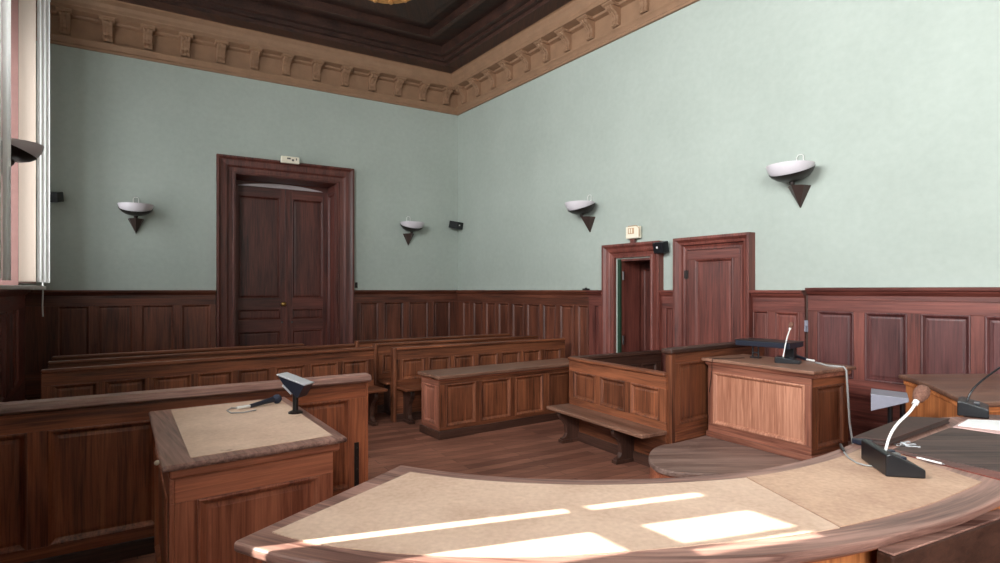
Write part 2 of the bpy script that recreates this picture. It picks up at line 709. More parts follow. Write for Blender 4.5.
def cornice(n, origin, rot, x0, x1, first, count, step=.505):
    root = setting('trim_%d' % n, (origin.x, origin.y, 0), rot)
    MB().prism([(-a, z) for a, z in PROF], x0, x1, 'x').build('cornice_moulding', M_CORN, root, .004)
    # scroll brackets with fluted faces
    for i in range(count):
        x = first + i * step
        b = MB()
        w = .062
        prof = [(0, CB + .155), (-.075, CB + .155), (-.10, CB + .175), (-.098, CB + .20), (-.085, CB + .24), (-.092, CB + .29),
                (-.14, CB + .34), (-.20, CB + .365), (-.222, CB + .395), (-.21, CB + .425), (0, CB + .425)]
        for s in (-1, 0, 1):
            b.prism([(y - (.006 if s == 0 and y < -.05 else 0), z) for y, z in prof], x + s * .042 - .017, x + s * .042 + .017, 'x')
        b.prism([(y * .92, z) for y, z in prof], x - w, x + w, 'x')
        o = b.build('bracket', M_CORN, root, .004)
        c = MB().prism([(0, CB + .405), (-.20, CB + .405), (-.215, CB + .415), (-.25, CB + .43), (-.255, CB + .446), (0, CB + .446)], x - .095, x + .095, 'x')
        c.build('bracket_cap', M_CORN, o, .003)
    return root


nb = int((WB - .25) / .505)
cornice(1, LC, RB, -.05, WB + .02, WB - .30 - (nb - 1) * .505, nb)
cornice(2, CN, RR, -.02, LR, .33, 17)

# ------------------------------------------------------------------ wainscot
CAP = [(0, 0), (-.055, 0), (-.055, .045), (-.068, .055), (-.085, .075), (-.09, .088), (-.112, .094), (-.115, .122), (0, .125)]


def wainscot(root, xa, xb, spans, proud=.05, top=1.65, zhi=1.42, zlo=.5, kind='wainscot', low=True, pkind=None):
    zc = top - .125
    MB().prism([(y - (proud - .05), z + zc) if y < 0 else (y, z + zc) for y, z in CAP], xa, xb, 'x').build('cap_rail', wood(kind, 'x'), root, .003)
    panelling(root, xb, zc, proud, spans, zlo, zhi, kind, x0=xa, y0=-proud, z0=(.42 if low else .0), pkind=pkind)
    if low:
        MB().box(xa, xb, -proud - .004, 0, .0, .42).box(xa, xb, -proud - .025, 0, 0, .16).build('base_board', wood(kind, 'x'), root, .006)


t3 = setting('trim_3', (LC.x, LC.y, 0), RB)
CB0, CB1 = bx(216.5, .05), bx(353.5, .05)
wainscot(t3, 0.01, CB0 - .01, [(bx(a, .05), bx(b, .05)) for a, b in ((57, 89.5), (97, 133), (141, 174), (181.5, 211))], kind='wainscot_brown')
wainscot(t3, CB1 + .01, WB - .03, [(bx(a, .05), bx(b, .05)) for a, b in ((360, 378.5), (384, 403.5), (409, 428), (433.5, 450))], kind='wainscot_brown')
t4 = setting('trim_4', (CN.x, CN.y, 0), RR)
e = [(463, 470), (473.5, 482.5), (486, 495.5), (498.5, 509), (512.5, 524), (527, 539.5), (543, 556), (560, 573.5), (578, 588.5)]
XA = rx(591, .05)
wainscot(t4, .06, XA, [(rx(a, .05), rx(b, .05)) for a, b in e], kind='wainscot_brown')
D2A, D2B = rx(601.5, .1), rx(658.5, .1)
D3A, D3B = rx(672.8, .12), rx(749, .12)
wainscot(t4, XA, D2A - .005, [(rx(595.5, .08), rx(602, .08) - .06)], proud=.09)
wainscot(t4, D2B + .005, D3A - .005, [(D2B + .08, D3A - .06)], proud=.05)
XG = rx(804.5, .06)
wainscot(t4, D3B + .005, XG, [(rx(753, .06), rx(768, .06)), (rx(775, .06), rx(799, .06))], proud=.06)
XH = rx(809, .08)
sp = [(rx(817.5, .1), rx(853.5, .1)), (rx(864.5, .1), rx(907, .1)), (rx(920.5, .1), rx(970.5, .1)), (rx(984.5, .1), rx(1047, .1))]
x = sp[-1][1]
while x < LR - 1.2:
    sp.append((x + .1, x + .66))
    x += .66
wainscot(t4, XH, LR - .1, sp, proud=.1, top=1.675, zhi=1.44, zlo=.80, pkind='wainscot_panel')
MB().box(XG + .005, XH - .005, -.045, 0, 0, 1.6).build('joint_strip', wood('dark', 'z'), t4)
t5 = setting('trim_5', (OL.x, OL.y, 0), RL)
MB().prism([(-y, z + 1.525) for y, z in CAP], TAU0, 1, 'x') if False else None
# left wall wainscot: local +y is outward so the boards stand at -y
panels = even(TAU0 + .1, TAU1 - .5, 24, .1)
wainscot(t5, TAU0 + .35, TAU1 - .25, panels[1:-1], top=1.66)


# ------------------------------------------------------------------ door casings and doors
def casing(name, root, xa, xb, zt, w, p, kind, z0=0):
    prof = [(0, 0), (0, -p), (.03, -p), (.045, -p * .86), (.06, -p * .72), (.09, -p * .66), (w * .55, -p * .62), (w * .62, -p * .5), (w * .66, -p * .36),
            (w - .03, -p * .3), (w - .02, -p * .4), (w, -p * .4), (w, 0)]
    m = MB()
    n = len(prof)
    vs, fs = [], []
    for e_, y in prof:
        vs += [(xa + e_, y, z0), (xa + e_, y, zt - e_), (xb - e_, y, zt - e_), (xb - e_, y, z0)]
    for i in range(n):
        j = (i + 1) % n
        for s in range(3):
            fs.append((4 * i + s, 4 * i + s + 1, 4 * j + s + 1, 4 * j + s))
    fs.append(tuple(4 * i for i in range(n)))
    fs.append(tuple(4 * i + 3 for i in range(n - 1, -1, -1)))
    m.add(vs, fs)
    return m.build(name, wood(kind, 'z'), root)


d1 = setting('door_1', (LC.x, LC.y, 0), RB)
casing('door_casing', d1, CB0, CB1, 3.84, .27, .10, 'door')
xa, xb = DX0, DX1
DP = .55
m = MB()
m.box(xa, xa + .03, 0, .69, 0, DTOP).box(xb - .03, xb, 0, .69, 0, DTOP).box(xa + .03, xb - .03, 0, DP - .02, DTOP - .03, DTOP)
m.build('door_lining', wood('door', 'z'), d1)
panelling(d1, .52, DTOP - .05, .02, [(.06, .46)],   .3, 3.4, 'door', M=Matrix.Translation((xb - .03, .02, 0)) @ Matrix.Rotation(R(-90), 4, 'Z') @ Matrix.Translation((-.52, -.02, 0)), hax='y')
LT = 3.47
wd = xb - xa - .06
x0, xm, x1 = xa + .03, xa + .03 + wd * .545, xb - .03
# arched pale strip above the leaves
pts = [(x0 + .1, LT + .005)] + [(x0 + .1 + (wd - .2) * i / 16, LT + .005 + .075 * math.sin(math.pi * i / 16) ** .8) for i in range(1, 16)] + [(x1 - .1, LT + .005)]
MB().prism(pts, DP + .0, DP + .03, 'y').build('arched_transom', M_PALEPL, d1, label='pale arched strip above the leaves')
MB().box(x0, x1, DP + .032, DP + .06, LT, DTOP).build('transom_board', wood('door', 'x'), d1)


def leaf(root, name, xa, xb, side):
    o = MB().box(xa, xb, DP + .012, DP + .05, .01, LT).build(name, wood('door', 'z'), root, .004)
    pz = [(.14, .92), (1.13, 1.30), (1.51, 3.30)]
    xs_ = [(xa + .115, xb - .115)]
    zz = [.01, .14, .92, 1.13, 1.30, 1.51, 3.30, LT]
    for i in range(0, 8, 2):
        MB().box(xa + .1, xb - .1, DP - .012, DP + .012, zz[i], zz[i + 1]).build('rail', wood('door', 'x'), o, .003)
    for a, b in ((xa, xa + .1), (xb - .1, xb)):
        MB().box(a, b, DP - .012, DP + .012, .01, LT).build('stile', wood('door', 'z'), o, .003)
    for a, b in pz:
        MB().panel(xa + .1, xb - .1, a, b, DP - .012, .022).build('panel', wood('door', 'z'), o)
    return o


l1 = leaf(d1, 'door_leaf', x0 + .004, xm - .003, 1)
l2 = leaf(d1, 'door_leaf', xm + .003, x1 - .004, -1)
kx = xm - .06
k = MB().tube([(kx, DP - .012, 1.4), (kx, DP - .05, 1.4)], .014)
k.ball((kx, DP - .075, 1.4), .05, .035, .038)
k.build('door_knob', M_BRASS, l1, label='brass door knob')
MB().ball((kx - .02, DP - .04, 1.07), .018).tube([(kx - .02, DP - .012, 1.07), (kx - .02, DP - .04, 1.07)], .01).build('bolt_knob', M_STEEL, l1)
MB().ball((xm + .09, DP - .04, 1.07), .018).tube([(xm + .09, DP - .012, 1.07), (xm + .09, DP - .04, 1.07)], .01).build('bolt_knob', M_STEEL, l2)
MB().box(xm - .025, xm + .02, DP - .03, DP - .012, .01, LT).build('meeting_strip', wood('door', 'z'), l1, .005)

# open side doorway
d2 = setting('door_2', (CN.x, CN.y, 0), RR)
casing('door_casing', d2, D2A, D2B, 2.285, .19, .10, 'wainscot')
m = MB().box(SX0, SX0 + .05, 0, .03, 0, STOP)
m.build('door_lining', M_GREEN, d2, label='green painted door lining')
m = MB().box(SX1 - .025, SX1, 0, .4, 0, STOP).box(SX0, SX0 + .05, .031, .4, 0, STOP).box(SX0 + .07, SX1 - .025, 0, .4, STOP - .03, STOP)
m.build('head_lining', wood('wainscot', 'z'), d2)
m = MB().box(SX0 - .5, SX0 - .44, .4, 1.5, 0, 2.6).box(SX1 + .5, SX1 + .56, .4, 1.5, 0, 2.6).box(SX0 - .5, SX1 + .56, 1.5, 1.56, 0, 2.6).box(SX0 - .5, SX1 + .56, .4, 1.56, 2.6, 2.66)
m.build('passage_shell', wood('dark', 'z'), d2)
lf = MB().box(SX0 - .1, SX1 + .48, .44, .48, .01, STOP + .05).build('door_leaf', wood('door', 'z'), d2, .004)
MB().panel(SX0 + .1, SX1 + .3, .2, 1.95, .435, .02).build('panel', wood('door', 'z'), lf)
for z in (.95, 1.85):
    MB().box(SX0 + .07, SX0 + .078, .03, .06, z - .06, z + .06).tube([(SX0 + .08, .025, z - .06), (SX0 + .08, .025, z + .06)], .008).build('hinge', M_STEEL, d2)
MB().box(SX1 - .03, SX1 - .024, .03, .06, 1.05, 1.25).build('strike_plate', M_STEEL, d2)

# closed side door
d3 = setting('door_3', (CN.x, CN.y, 0), RR)
casing('door_casing', d3, D3A, D3B, 2.29, .15, .12, 'wainscot')
a, b = D3A + .15, D3B - .15
lf = MB().box(a, b, -.03, 0, .27, 2.14).build('door_leaf', wood('wainscot', 'z'), d3, .003)
MB().box(a + .006, b - .006, -.05, -.03, .28, .55).box(a + .006, b - .006, -.05, -.03, 2.02, 2.13).build('rail', wood('wainscot', 'x'), lf, .003)
MB().box(a + .006, a + .12, -.05, -.03, .55, 2.02).box(b - .09, b - .006, -.05, -.03, .55, 2.02).build('stile', wood('wainscot', 'z'), lf, .003)
MB().panel(a + .12, b - .09, .55, 2.02, -.05, .03).build('panel', wood('wainscot', 'z'), lf)
for z in (1.84, .8):
    MB().box(a - .03, a + .03, -.056, -.049, z - .05, z + .05).tube([(a, -.058, z - .055), (a, -.058, z + .055)], .009).build('hinge', M_IRON, lf)
MB().tube([(b - .06, -.05, 1.0), (b - .06, -.09, 1.0)], .01).ball((b - .06, -.105, 1.0), .026).build('door_knob', M_STEEL, lf)

# ------------------------------------------------------------------ windows
def window(n, ta, tb_, shutters=None):
    root = setting('window_%d' % n, (OL.x, OL.y, 0), RL)
    y = .30
    zh = HEAD[n]
    fr = MB()
    fr.box(ta, ta + .07, y, y + .07, ZS, zh).box(tb_ - .07, tb_, y, y + .07, ZS, zh).box(ta + .07, tb_ - .07, y, y + .07, ZS, ZS + .07).box(ta + .07, tb_ - .07, y, y + .07, zh - .07, zh)
    mid = (ta + tb_) / 2
    fr.box(mid - .05, mid + .05, y - .01, y + .07, ZS + .07, zh - .07)
    fr.box(ta + .07, mid - .05, y, y + .06, 3.85, 3.93).box(mid + .05, tb_ - .07, y, y + .06, 3.85, 3.93)
    if n != 2:
        for a, b in ((ta + .07, mid - .05), (mid + .05, tb_ - .07)):
            for z in (2.4, 3.1):
                fr.box(a, b, y + .01, y + .05, z, z + .035)
    fr.build('window_frame', M_PINKWOOD if n == 1 else M_WHITE, root, .006)
    MB().box(ta + .07, tb_ - .07, y + .03, y + .034, ZS + .07, zh - .07).build('pane', M_GLASS, root)
    MB().box(ta - .04, tb_ + .02, -.3 if n == 1 else -.04, .3, ZS - .045, ZS).build('sill', M_WHITE, root, .006)
    if n == 1:
        # inner wooden casing strip at the far jamb
        MB().box(tb_ - .02, tb_ + .0, -.015, .29, ZS, zh).build('jamb_board', M_PINKWOOD, root)
    return root


w1 = window(1, *WIN[1])
w2 = window(2, *WIN[2])
w3 = window(3, *WIN[3])
# window 2: closed white inner shutters with a slit of daylight
TA, TBB = WIN[2]
ya, yb = -.056, -.046
ZT2 = 3.085
shut = lambda x0, x1, z0, z1: MB().box(x0, x1, ya, yb, z0, z1).build('shutter', M_WHITE, w2)
shut(TA - .03, .984, ZS, ZT2)
shut(1.026, 1.06, ZS, ZT2)
shut(1.204, 1.355, ZS, ZT2)
shut(1.393, TBB + .03, ZS, ZT2)
shut(.984, 1.026, ZS, 2.75)
shut(1.06, 1.204, 2.635, 2.765)
shut(1.355, 1.393, 2.68, 2.735)
MB().box(TA - .03, TBB + .03, ya - .01, yb + .01, ZT2, ZT2 + .23).build('shutter_rail', M_WHITE, w2, .004)

# blinds hanging at the far window: a thing each
yb = -.15


def slats(name, label, x, y0, y1, z0, z1, mat, n, thick=.05):
    root = thing(name, label, 'blind', (OL.x, OL.y, 0), RL)
    h = (y1 - y0) / n
    for i in range(n):
        ya = y0 + i * h
        pts = []
        for j in range(9):
            s = j / 8
            pts.append((x + thick * .5 * math.sin(s * math.pi * 1.0) - .0, ya + .002 + (h - .004) * s))
        poly = pts + [(px_ + .008, py_) for px_, py_ in reversed(pts)]
        MB().prism(poly, z0 + .006 * ((i * 7) % 3), z1, 'z').build('slat', mat, root)
    MB().box(x - .02, x + thick + .02, y0 - .005, y1 + .005, z1, z1 + .05).build('head_rail', M_WHITE, root, .004)
    return root


s = slats('vertical_blind', 'white vertical blind stack at the far side of the window, at left edge', 9.17, -.345, -.21, 1.745, 5.5, M_BLIND, 3)
MB().tube([(9.16, -.27, 1.75), (9.16, -.27, 1.62), (9.16, -.265, 1.45), (9.16, -.27, 1.3)], .009).build('pull_cord', M_WCABLE, s)
s = slats('roller_blind', 'beige blind strip left of the white one, ending in a dark bottom bar', 9.17, -.20, -.02, 1.76, 5.5, M_BEIGE, 1, .03)
MB().box(9.16, 9.22, -.2, -.02, 1.735, 1.76).build('bottom_bar', wood('dark', 'y'), s, .003)
s = slats('vertical_blind', 'white blind edge nearest the viewer, cut by the left edge of the photo', 4.87, -.325, -.17, 1.72, 5.5, M_BLIND, 3)

# added block, out of view, that keeps the sun out of the far window
cw = MB().box(-2.7, 2.7, -.5, .5, 0, 13).build('sun_blocker_far', M_BLOCKER, loc=(-12.2, 4.4, 0))
cw.rotation_euler.z = math.atan2(.955, -.297)
stru(cw)


# added unseen slab outside the shuttered window: keeps the high sun off its upper panes
pr_ = MB().box(-.9, 4.85, .43, 2.55, 5.55, 5.75).build('sun_blocker_top', M_BLOCKER, loc=(OL.x, OL.y, 0))
pr_.rotation_euler.z = RL
stru(pr_)


# ------------------------------------------------------------------ furniture
def seat_support(x, sd, sz, w=.05):
    prof = [(0, 0), (-sd * .72, 0), (-sd * .72, .05), (-sd * .6, .06), (-sd * .52, .10), (-sd * .56, sz * .5), (-sd * .66, sz * .62), (-sd * .78, sz * .70), (-sd * .84, sz * .8), (-sd * .8, sz - .036), (0, sz - .036)]
    return MB().prism(prof, x - w / 2, x + w / 2, 'x').box(x - w / 2 - .012, x + w / 2 + .012, -sd * .76, 0, 0, .035)


def pew(label, p0, p1, H, n, sz=.45, sd=.36, supports=None, end=True, group=None, over=(0, 0), name='courtroom_bench', kind='bench', pgap=.06, cat='bench'):
    loc, rz, L = frame_of(p0, p1)
    o = thing(name, label, cat, loc, rz, group)
    zlo = sz + .07
    zhi = H - .15
    MB().box(0, L, 0, .045, 0, zlo).build('bottom_rail', wood(kind, 'x'), o, .003)
    MB().box(0, L, 0, .045, zhi, H - .035).build('top_rail', wood(kind, 'x'), o, .003)
    MB().box(-.0, L + .0, -.022, .067, H - .035, H).build('cap_rail', wood(kind, 'x'), o, .012, 3)
    spans = even(.08, L - .08, n, pgap)
    panelling(o, L, H, .045, spans, zlo, zhi, kind, rails=False)
    if end:
        MB().box(-.045, -.001, -.03, .075, 0, H + .0).build('end_post', wood(kind, 'z'), o, .01, 2)
    MB().box(-over[0], L + over[1], -sd, -.001, sz - .035, sz).build('seat', wood('grey_top' if name == 'side_bench' else kind, 'x'), o, .01, 3)
    for x in (supports or (.12, L * .5, L - .12)):
        seat_support(x, sd, sz).build('leg', wood('dark', 'z'), o, .004)
    MB().box(0, L, -.02, 0, 0, .10).build('plinth', wood('dark', 'x'), o, .004)
    return o


G1 = 'rows of benches left of the aisle'
G2 = 'rows of benches right of the aisle'
HB = .93
pew('last bench left of the aisle, lowest line below the double door', at(52, 356.5, HB), at(304, 343.4, HB), HB, 7, group=G1, end=False)
pew('middle bench left of the aisle, between the last one and the front one', at(48, 361.7, HB), at(355, 343.6, HB), HB, 8, group=G1, end=False)
pew('front panelled bench left of the aisle, right behind the long near rail', at(41, 370, HB), at(374, 347.0, HB), HB, 8, group=G1, end=False)
pew('front bench right of the aisle with square end post, behind the panelled desk', at(396, 347.6, HB), at(565, 338, HB), HB, 7, sd=.30, group=G2)
pew('middle bench right of the aisle, seat end seen left of the front bench post', at(377, 343.6, HB), at(538, 335.3, HB), HB, 7, sd=.34, group=G2)
pew('farthest bench right of the aisle, against the corner panelling', at(359, 340.8, HB), at(510, 333.4, HB), HB, 6, sd=.34, group=G2)

# side bench with three-panel back
HF = .90
pf0, pf1 = at(569, 356.8, HF), at(666, 373.0, HF)
fb = pew('short side bench with three-panel back and long plank seat', pf0, pf1, HF, 3, sz=.38, sd=.31, supports=(.16, 1.03), end=False, name='side_bench', pgap=.075, over=(.0, .02))
LF = (pf1 - pf0).xy.length

# front rail D
rt = at(365.6, 374, 1.01)
ls = at(0, 404.5, 1.01)
loc, rz, L = frame_of(ls, rt)
o = thing('bar_rail', 'long panelled wooden rail with rounded cap behind the leather-topped lectern desk', 'rail', loc, rz)
x0_ = -.2
dd = (rt - ls).xy.normalized()
px_ = lambda u: ray_on(u, Vector(loc[:2]), dd)
spans = [(x0_ + .03, px_(27)), (px_(48), px_(48) + .55), (px_(48) + .64, px_(48) + 1.19), (px_(48) + 1.28, px_(350))]
panelling(o, L, .95, .05, spans, .165, .835, 'rail', x0=x0_)
MB().box(x0_, L, -.018, .06, 0, .10).build('plinth', wood('dark', 'x'), o, .006)
MB().prism([(-.055, .965), (-.05, .99), (-.03, 1.008), (.08, 1.01), (.1, .995), (.105, .965), (.08, .95), (-.03, .95)], x0_, L + .03, 'x').build('cap_rail', wood('rim', 'x'), o, .006, 3)
MB().box(L, L + .02, -.004, .054, 0, .95).build('end_post', wood('rail', 'z'), o, .004)
hx = px_(356.5)
hb = MB().box(hx - .018, hx + .018, -.006, -.001, .17, .50)
for z in (.21, .3, .38, .46):
    hb.ball((hx, -.006, z), .007)
hb.build('iron_strap', M_IRON, o, .001, label='black iron strap')

# advocate desk with leather top
pl, pr = at(161.6, 467.6, .913), at(347.7, 437.2, .913)
loc, rz, L = frame_of(pl, pr)
o = thing('lectern_desk', 'leather-topped wooden lectern desk at left, microphone and small screen on it', 'desk', loc, rz)
DD = 1.33
S = Matrix.Identity(4)
S[0][1] = .08
zt = .913
MB(S).box(0, L, 0, DD, zt - .026, zt).build('desk_top', wood('rim', 'y'), o, .010, 3)
MB(S).box(.115, L - .055, .075, DD - .05, zt, zt + .003).build('leather_inlay', M_LEATH2, o, label='pale tan leather inlay')
MB(S).box(.03, L - .03, .03, DD - .03, zt - .07, zt - .026).build('top_moulding', wood('desk', 'x'), o, .01, 2)
bx0, bx1 = .05, L - .06
panelling(o, bx1, zt - .07, .03, [(bx0 + .09, bx1 - .07)], .14, .735, 'desk', M=S @ Matrix.Translation((0, .05, 0)), x0=bx0)
MB(S).box(bx0 + .001, bx1 - .001, .085, DD - .06, 0, zt - .071).build('body', wood('desk', 'z'), o)
MB(S).box(bx0 - .015, bx1 + .015, .035, DD - .05, 0, .10).build('plinth', wood('desk', 'x'), o, .006)
Ms = S @ Matrix.Translation((bx0, .05, 0)) @ Matrix.Rotation(R(-90), 4, 'Z') @ Matrix.Translation((-(DD - .12), -.0, 0))
panelling(o, DD - .12, zt - .07, .02, [(.1, DD - .22)], .14, .735, 'desk', M=Ms @ Matrix.Translation((0, -.02, 0)), hax='y')
MB(S).ball((.0, .38, zt - .075), .012).tube([(.03, .38, zt - .06), (0, .38, zt - .075)], .006).build('peg', M_CREAM, o)
LD = o

# central panelled desk E
pl, pr = at(438.6, 376.3, .705), at(590, 361.3, .705)
loc, rz, L = frame_of(pl, pr)
o = thing('panelled_desk', 'long narrow panelled wooden desk in the middle of the floor', 'desk', loc, rz)
dd = (pr - pl).xy.normalized()
pe = lambda u: ray_on(u, Vector(loc[:2]), dd)
MB().box(-.0, L, 0, .5, .665, .705).build('desk_top', wood('grey_top', 'x'), o, .01, 3)
MB().box(.025, L - .02, .025, .47, .64, .665).build('top_moulding', wood('desk', 'x'), o, .008)
W_ = L - .03
sp = [(pe(a) + .02, pe(b) + .02) for a, b in ((446, 476), (481, 511), (516, 544), (549, 574))]
panelling(o, W_, .64, .03, sp, .13, .60, 'bench', x0=.035, y0=.035)
panelling(o, .40, .64, .025, [(.07, .33)], .15, .58, 'witness_frame', M=Matrix.Translation((.035, .465, 0)) @ Matrix.Rotation(R(-90), 4, 'Z'), hax='y')
MB().box(.061, W_, .066, .46, .0, .639).build('body', wood('bench', 'x'), o)
MB().box(.012, W_ + .01, .012, .48, 0, .09).build('plinth', wood('dark', 'x'), o, .008)

# dock partitions
pp = at(666, 348.5, 1.12)
pst = Vector((pf1.x + .04, pf1.y - .01))
dirp = Vector((.8, .6))
tw = 0
wallx = lambda y: CN.x - .7034 * (y - CN.y)
while wallx(pst.y + dirp.y * tw) - (pst.x + dirp.x * tw) > .2:
    tw += .01
loc, rz, L = (pst.x, pst.y, 0), math.atan2(.6, .8), tw
o = thing('dock_partition', 'tall dock partition with dark cap and square end post, beside the witness desk', 'partition', loc, rz)
panelling(o, L, 1.07, .05, [(.12, .62), (.72, L - .1)], .42, .98, 'bench', x0=.055)
MB().box(0, .055, -.012, .062, 0, 1.085).build('end_post', wood('bench', 'z'), o, .006)
MB().box(-.03, L, -.035, .085, 1.075, 1.12).build('cap_rail', wood('dark', 'x'), o, .012, 3)
MB().box(.055, L, -.016, .0, .27, .36).build('base_moulding', wood('bench', 'x'), o, .006)

st = pf0.xy + Vector((.06, .07))
dirp = Vector((.8514, .5245))
tw = 0
while wallx(st.y + dirp.y * tw) - (st.x + dirp.x * tw) > .2:
    tw += .01
o = thing('dock_partition', 'low dark dock partition running from behind the side bench to the wall', 'partition', (st.x, st.y, 0), math.atan2(dirp.y, dirp.x))
panelling(o, tw, .85, .045, even(.08, tw - .08, 4, .07), .15, .74, 'dark')
MB().box(0, tw, -.03, .075, .85, .89).build('cap_rail', wood('dark', 'x'), o, .01, 3)

# round-nosed platform
ZP = .27
nose = [at(u, v, ZP) for u, v in ((673, 443), (661, 444.5), (652, 448.5), (648, 455), (649.5, 461.5), (656, 467), (668, 470.8), (684, 472.3), (700, 473))]
out = [(p.x, p.y) for p in nose]
# smooth the nose
for _ in range(2):
    q = [out[0]]
    for i in range(len(out) - 1):
        (xa_, ya_), (xb_, yb_) = out[i], out[i + 1]
        q += [(.75 * xa_ + .25 * xb_, .75 * ya_ + .25 * yb_), (.25 * xa_ + .75 * xb_, .25 * ya_ + .75 * yb_)]
    q.append(out[-1])
    out = q
ptx = pst + Vector((.8, .6)) * 1.5 + Vector((.6, -.8)) * .04
out += [(2.35, 4.22), (3.2, 4.75), (3.3, 5.1), (ptx.x, ptx.y)]
o = thing('wooden_platform', 'low round-nosed worn wooden platform under the witness desk', 'platform')
cx = sum(p[0] for p in out) / len(out)
cy = sum(p[1] for p in out) / len(out)
MB().prism(out, ZP - .045, ZP).build('tread', wood('worn', 'x'), o, .012, 3)
MB().prism([(cx + (x - cx) * .955, cy + (y - cy) * .955) for x, y in out], 0, ZP - .045).build('riser', wood('desk', 'x'), o)

# witness desk W
ZW = 1.01
pl, pr = at(701, 357.5, ZW), at(813.6, 371.4, ZW)
loc, rz, L = frame_of(pl, pr)
dw = (pr - pl).xy.normalized()
nw = Vector((-dw.y, dw.x))
o = thing('witness_desk', 'pale panelled witness desk on the platform with black console and grey cable', 'desk', (loc[0], loc[1], ZP), rz)
HW = ZW - ZP
DW = .62
MB().box(0, L, 0, DW, HW - .03, HW).build('desk_top', wood('grey_top', 'x'), o, .008, 2)
MB().prism([(.02, HW - .03), (.03, HW - .055), (.045, HW - .07), (DW - .04, HW - .07), (DW - .02, HW - .03)], .025, L - .025, 'x').build('top_moulding', wood('witness_frame', 'x'), o, .004)
W_ = L - .045
panelling(o, W_, HW - .07, .03, [(.045 + .055, W_ - .055)], .13, HW - .125, 'witness_frame', x0=.045, y0=.045, pkind='witness', raise_=False)
panelling(o, DW - .09, HW - .07, .025, [(.07, DW - .16)], .1, HW - .14, 'bench', M=Matrix.Translation((W_, .05, 0)) @ Matrix.Rotation(R(90), 4, 'Z'), hax='y')
panelling(o, DW - .09, HW - .07, .025, [(.07, DW - .16)], .1, HW - .14, 'bench', M=Matrix.Translation((.045, DW - .04, 0)) @ Matrix.Rotation(R(-90), 4, 'Z'), hax='y')
MB().box(.071, W_ - .026, .076, DW - .04, 0, HW - .071).build('body', wood('bench', 'z'), o)
MB().box(.03, W_ + .015, .03, DW - .03, 0, .055).build('plinth', wood('witness_frame', 'x'), o, .006)
WD = (loc, rz)


def on_w(x, y, z=0):
    p = Vector(loc_w[:2]) + dw_ * x + nw_ * y
    return Vector((p.x, p.y, ZW + z))


loc_w, dw_, nw_ = loc, dw, nw

# ------------------------------------------------------------------ judges' table
ZT = .98
IN = [(-116.2, 1.68), (-106, 1.688), (-95, 1.686), (-88, 1.682), (-81, 1.68), (-72, 1.685), (-60, 1.675), (-47, 1.682), (-38, 1.73), (-31, 1.79), (-24.2, 1.887), (-20.2, 2.03), (-15, 2.32)]
OUTR = [(-116.2, 2.44), (-110, 2.452), (-98, 2.40), (-86.7, 2.32), (-82, 2.304), (-76.6, 2.288), (-69.4, 2.266), (-65, 2.26), (-56.3, 2.255), (-46, 2.29), (-36, 2.40), (-26, 2.6), (-15, 3.0)]


def interp(tab, a):
    for i in range(len(tab) - 1):
        (a0, r0), (a1, r1) = tab[i], tab[i + 1]
        if a <= a1 or i == len(tab) - 2:
            t = (a - a0) / (a1 - a0)
            # cosine-free cubic (Catmull) for smoothness
            rm = tab[max(0, i - 1)][1]
            rp = tab[min(len(tab) - 1, i + 2)][1]
            m0, m1 = (r1 - rm) / 2, (rp - r0) / 2
            t2, t3_ = t * t, t * t * t
            return (2 * t3_ - 3 * t2 + 1) * r0 + (t3_ - 2 * t2 + t) * m0 + (-2 * t3_ + 3 * t2) * r1 + (t3_ - t2) * m1


def pol(a, r):
    return (JC.x + r * math.cos(R(a)), JC.y + r * math.sin(R(a)))


def ring(a0, a1, ein, eout, n=48):
    A = [a0 + (a1 - a0) * i / n for i in range(n + 1)]
    return [pol(a, interp(IN, a) + ein) for a in A] + [pol(a, interp(OUTR, a) - eout) for a in reversed(A)]


def strip_prism(mb, a0, a1, fin, fout, z0, z1, n=48):
    mb.polar = True
    vs, fs = [], []
    for i in range(n + 1):
        a = a0 + (a1 - a0) * i / n
        ri, ro = fin(a), fout(a)
        vs += [pol(a, ri) + (z0,), pol(a, ro) + (z0,), pol(a, ri) + (z1,), pol(a, ro) + (z1,)]
    for i in range(n):
        b = 4 * i
        c = b + 4
        fs += [(b, c, c + 1, b + 1), (b + 2, b + 3, c + 3, c + 2), (b, b + 2, c + 2, c), (b + 1, c + 1, c + 3, b + 3)]
    fs += [(0, 1, 3, 2), (4 * n, 4 * n + 2, 4 * n + 3, 4 * n + 1)]
    return mb.add(vs, fs)


fi = lambda e_: (lambda a: interp(IN, a) + e_)
fo = lambda e_: (lambda a: interp(OUTR, a) - e_)
A0, A1 = -116.0, -15.0
o = thing('judges_table', 'long curved judges table in the foreground with tan leather top and sun patches', 'table')
JT = o
strip_prism(MB(), A0, A1, fi(0), fo(0), ZT - .03, ZT, 96).build('table_top', wood('rim', 'arc'), o, .010, 3)
strip_prism(MB(), A0 + .6, A1, fi(.02), fo(.03), ZT - .05, ZT - .03, 72).build('top_moulding', wood('desk', 'arc'), o, .006)
strip_prism(MB(), A0 + 1.6, A1 - 1, fi(.07), fo(.085), 0, ZT - .05, 72).build('body', wood('orange', 'z'), o)
SEAM, LEND = -60.9, -43.5
s0 = at(736, 473.5, ZT).xy - JC
s1_ = at(845, 530, ZT).xy - JC
as0, as1 = math.degrees(math.atan2(s0.y, s0.x)), math.degrees(math.atan2(s1_.y, s1_.x))


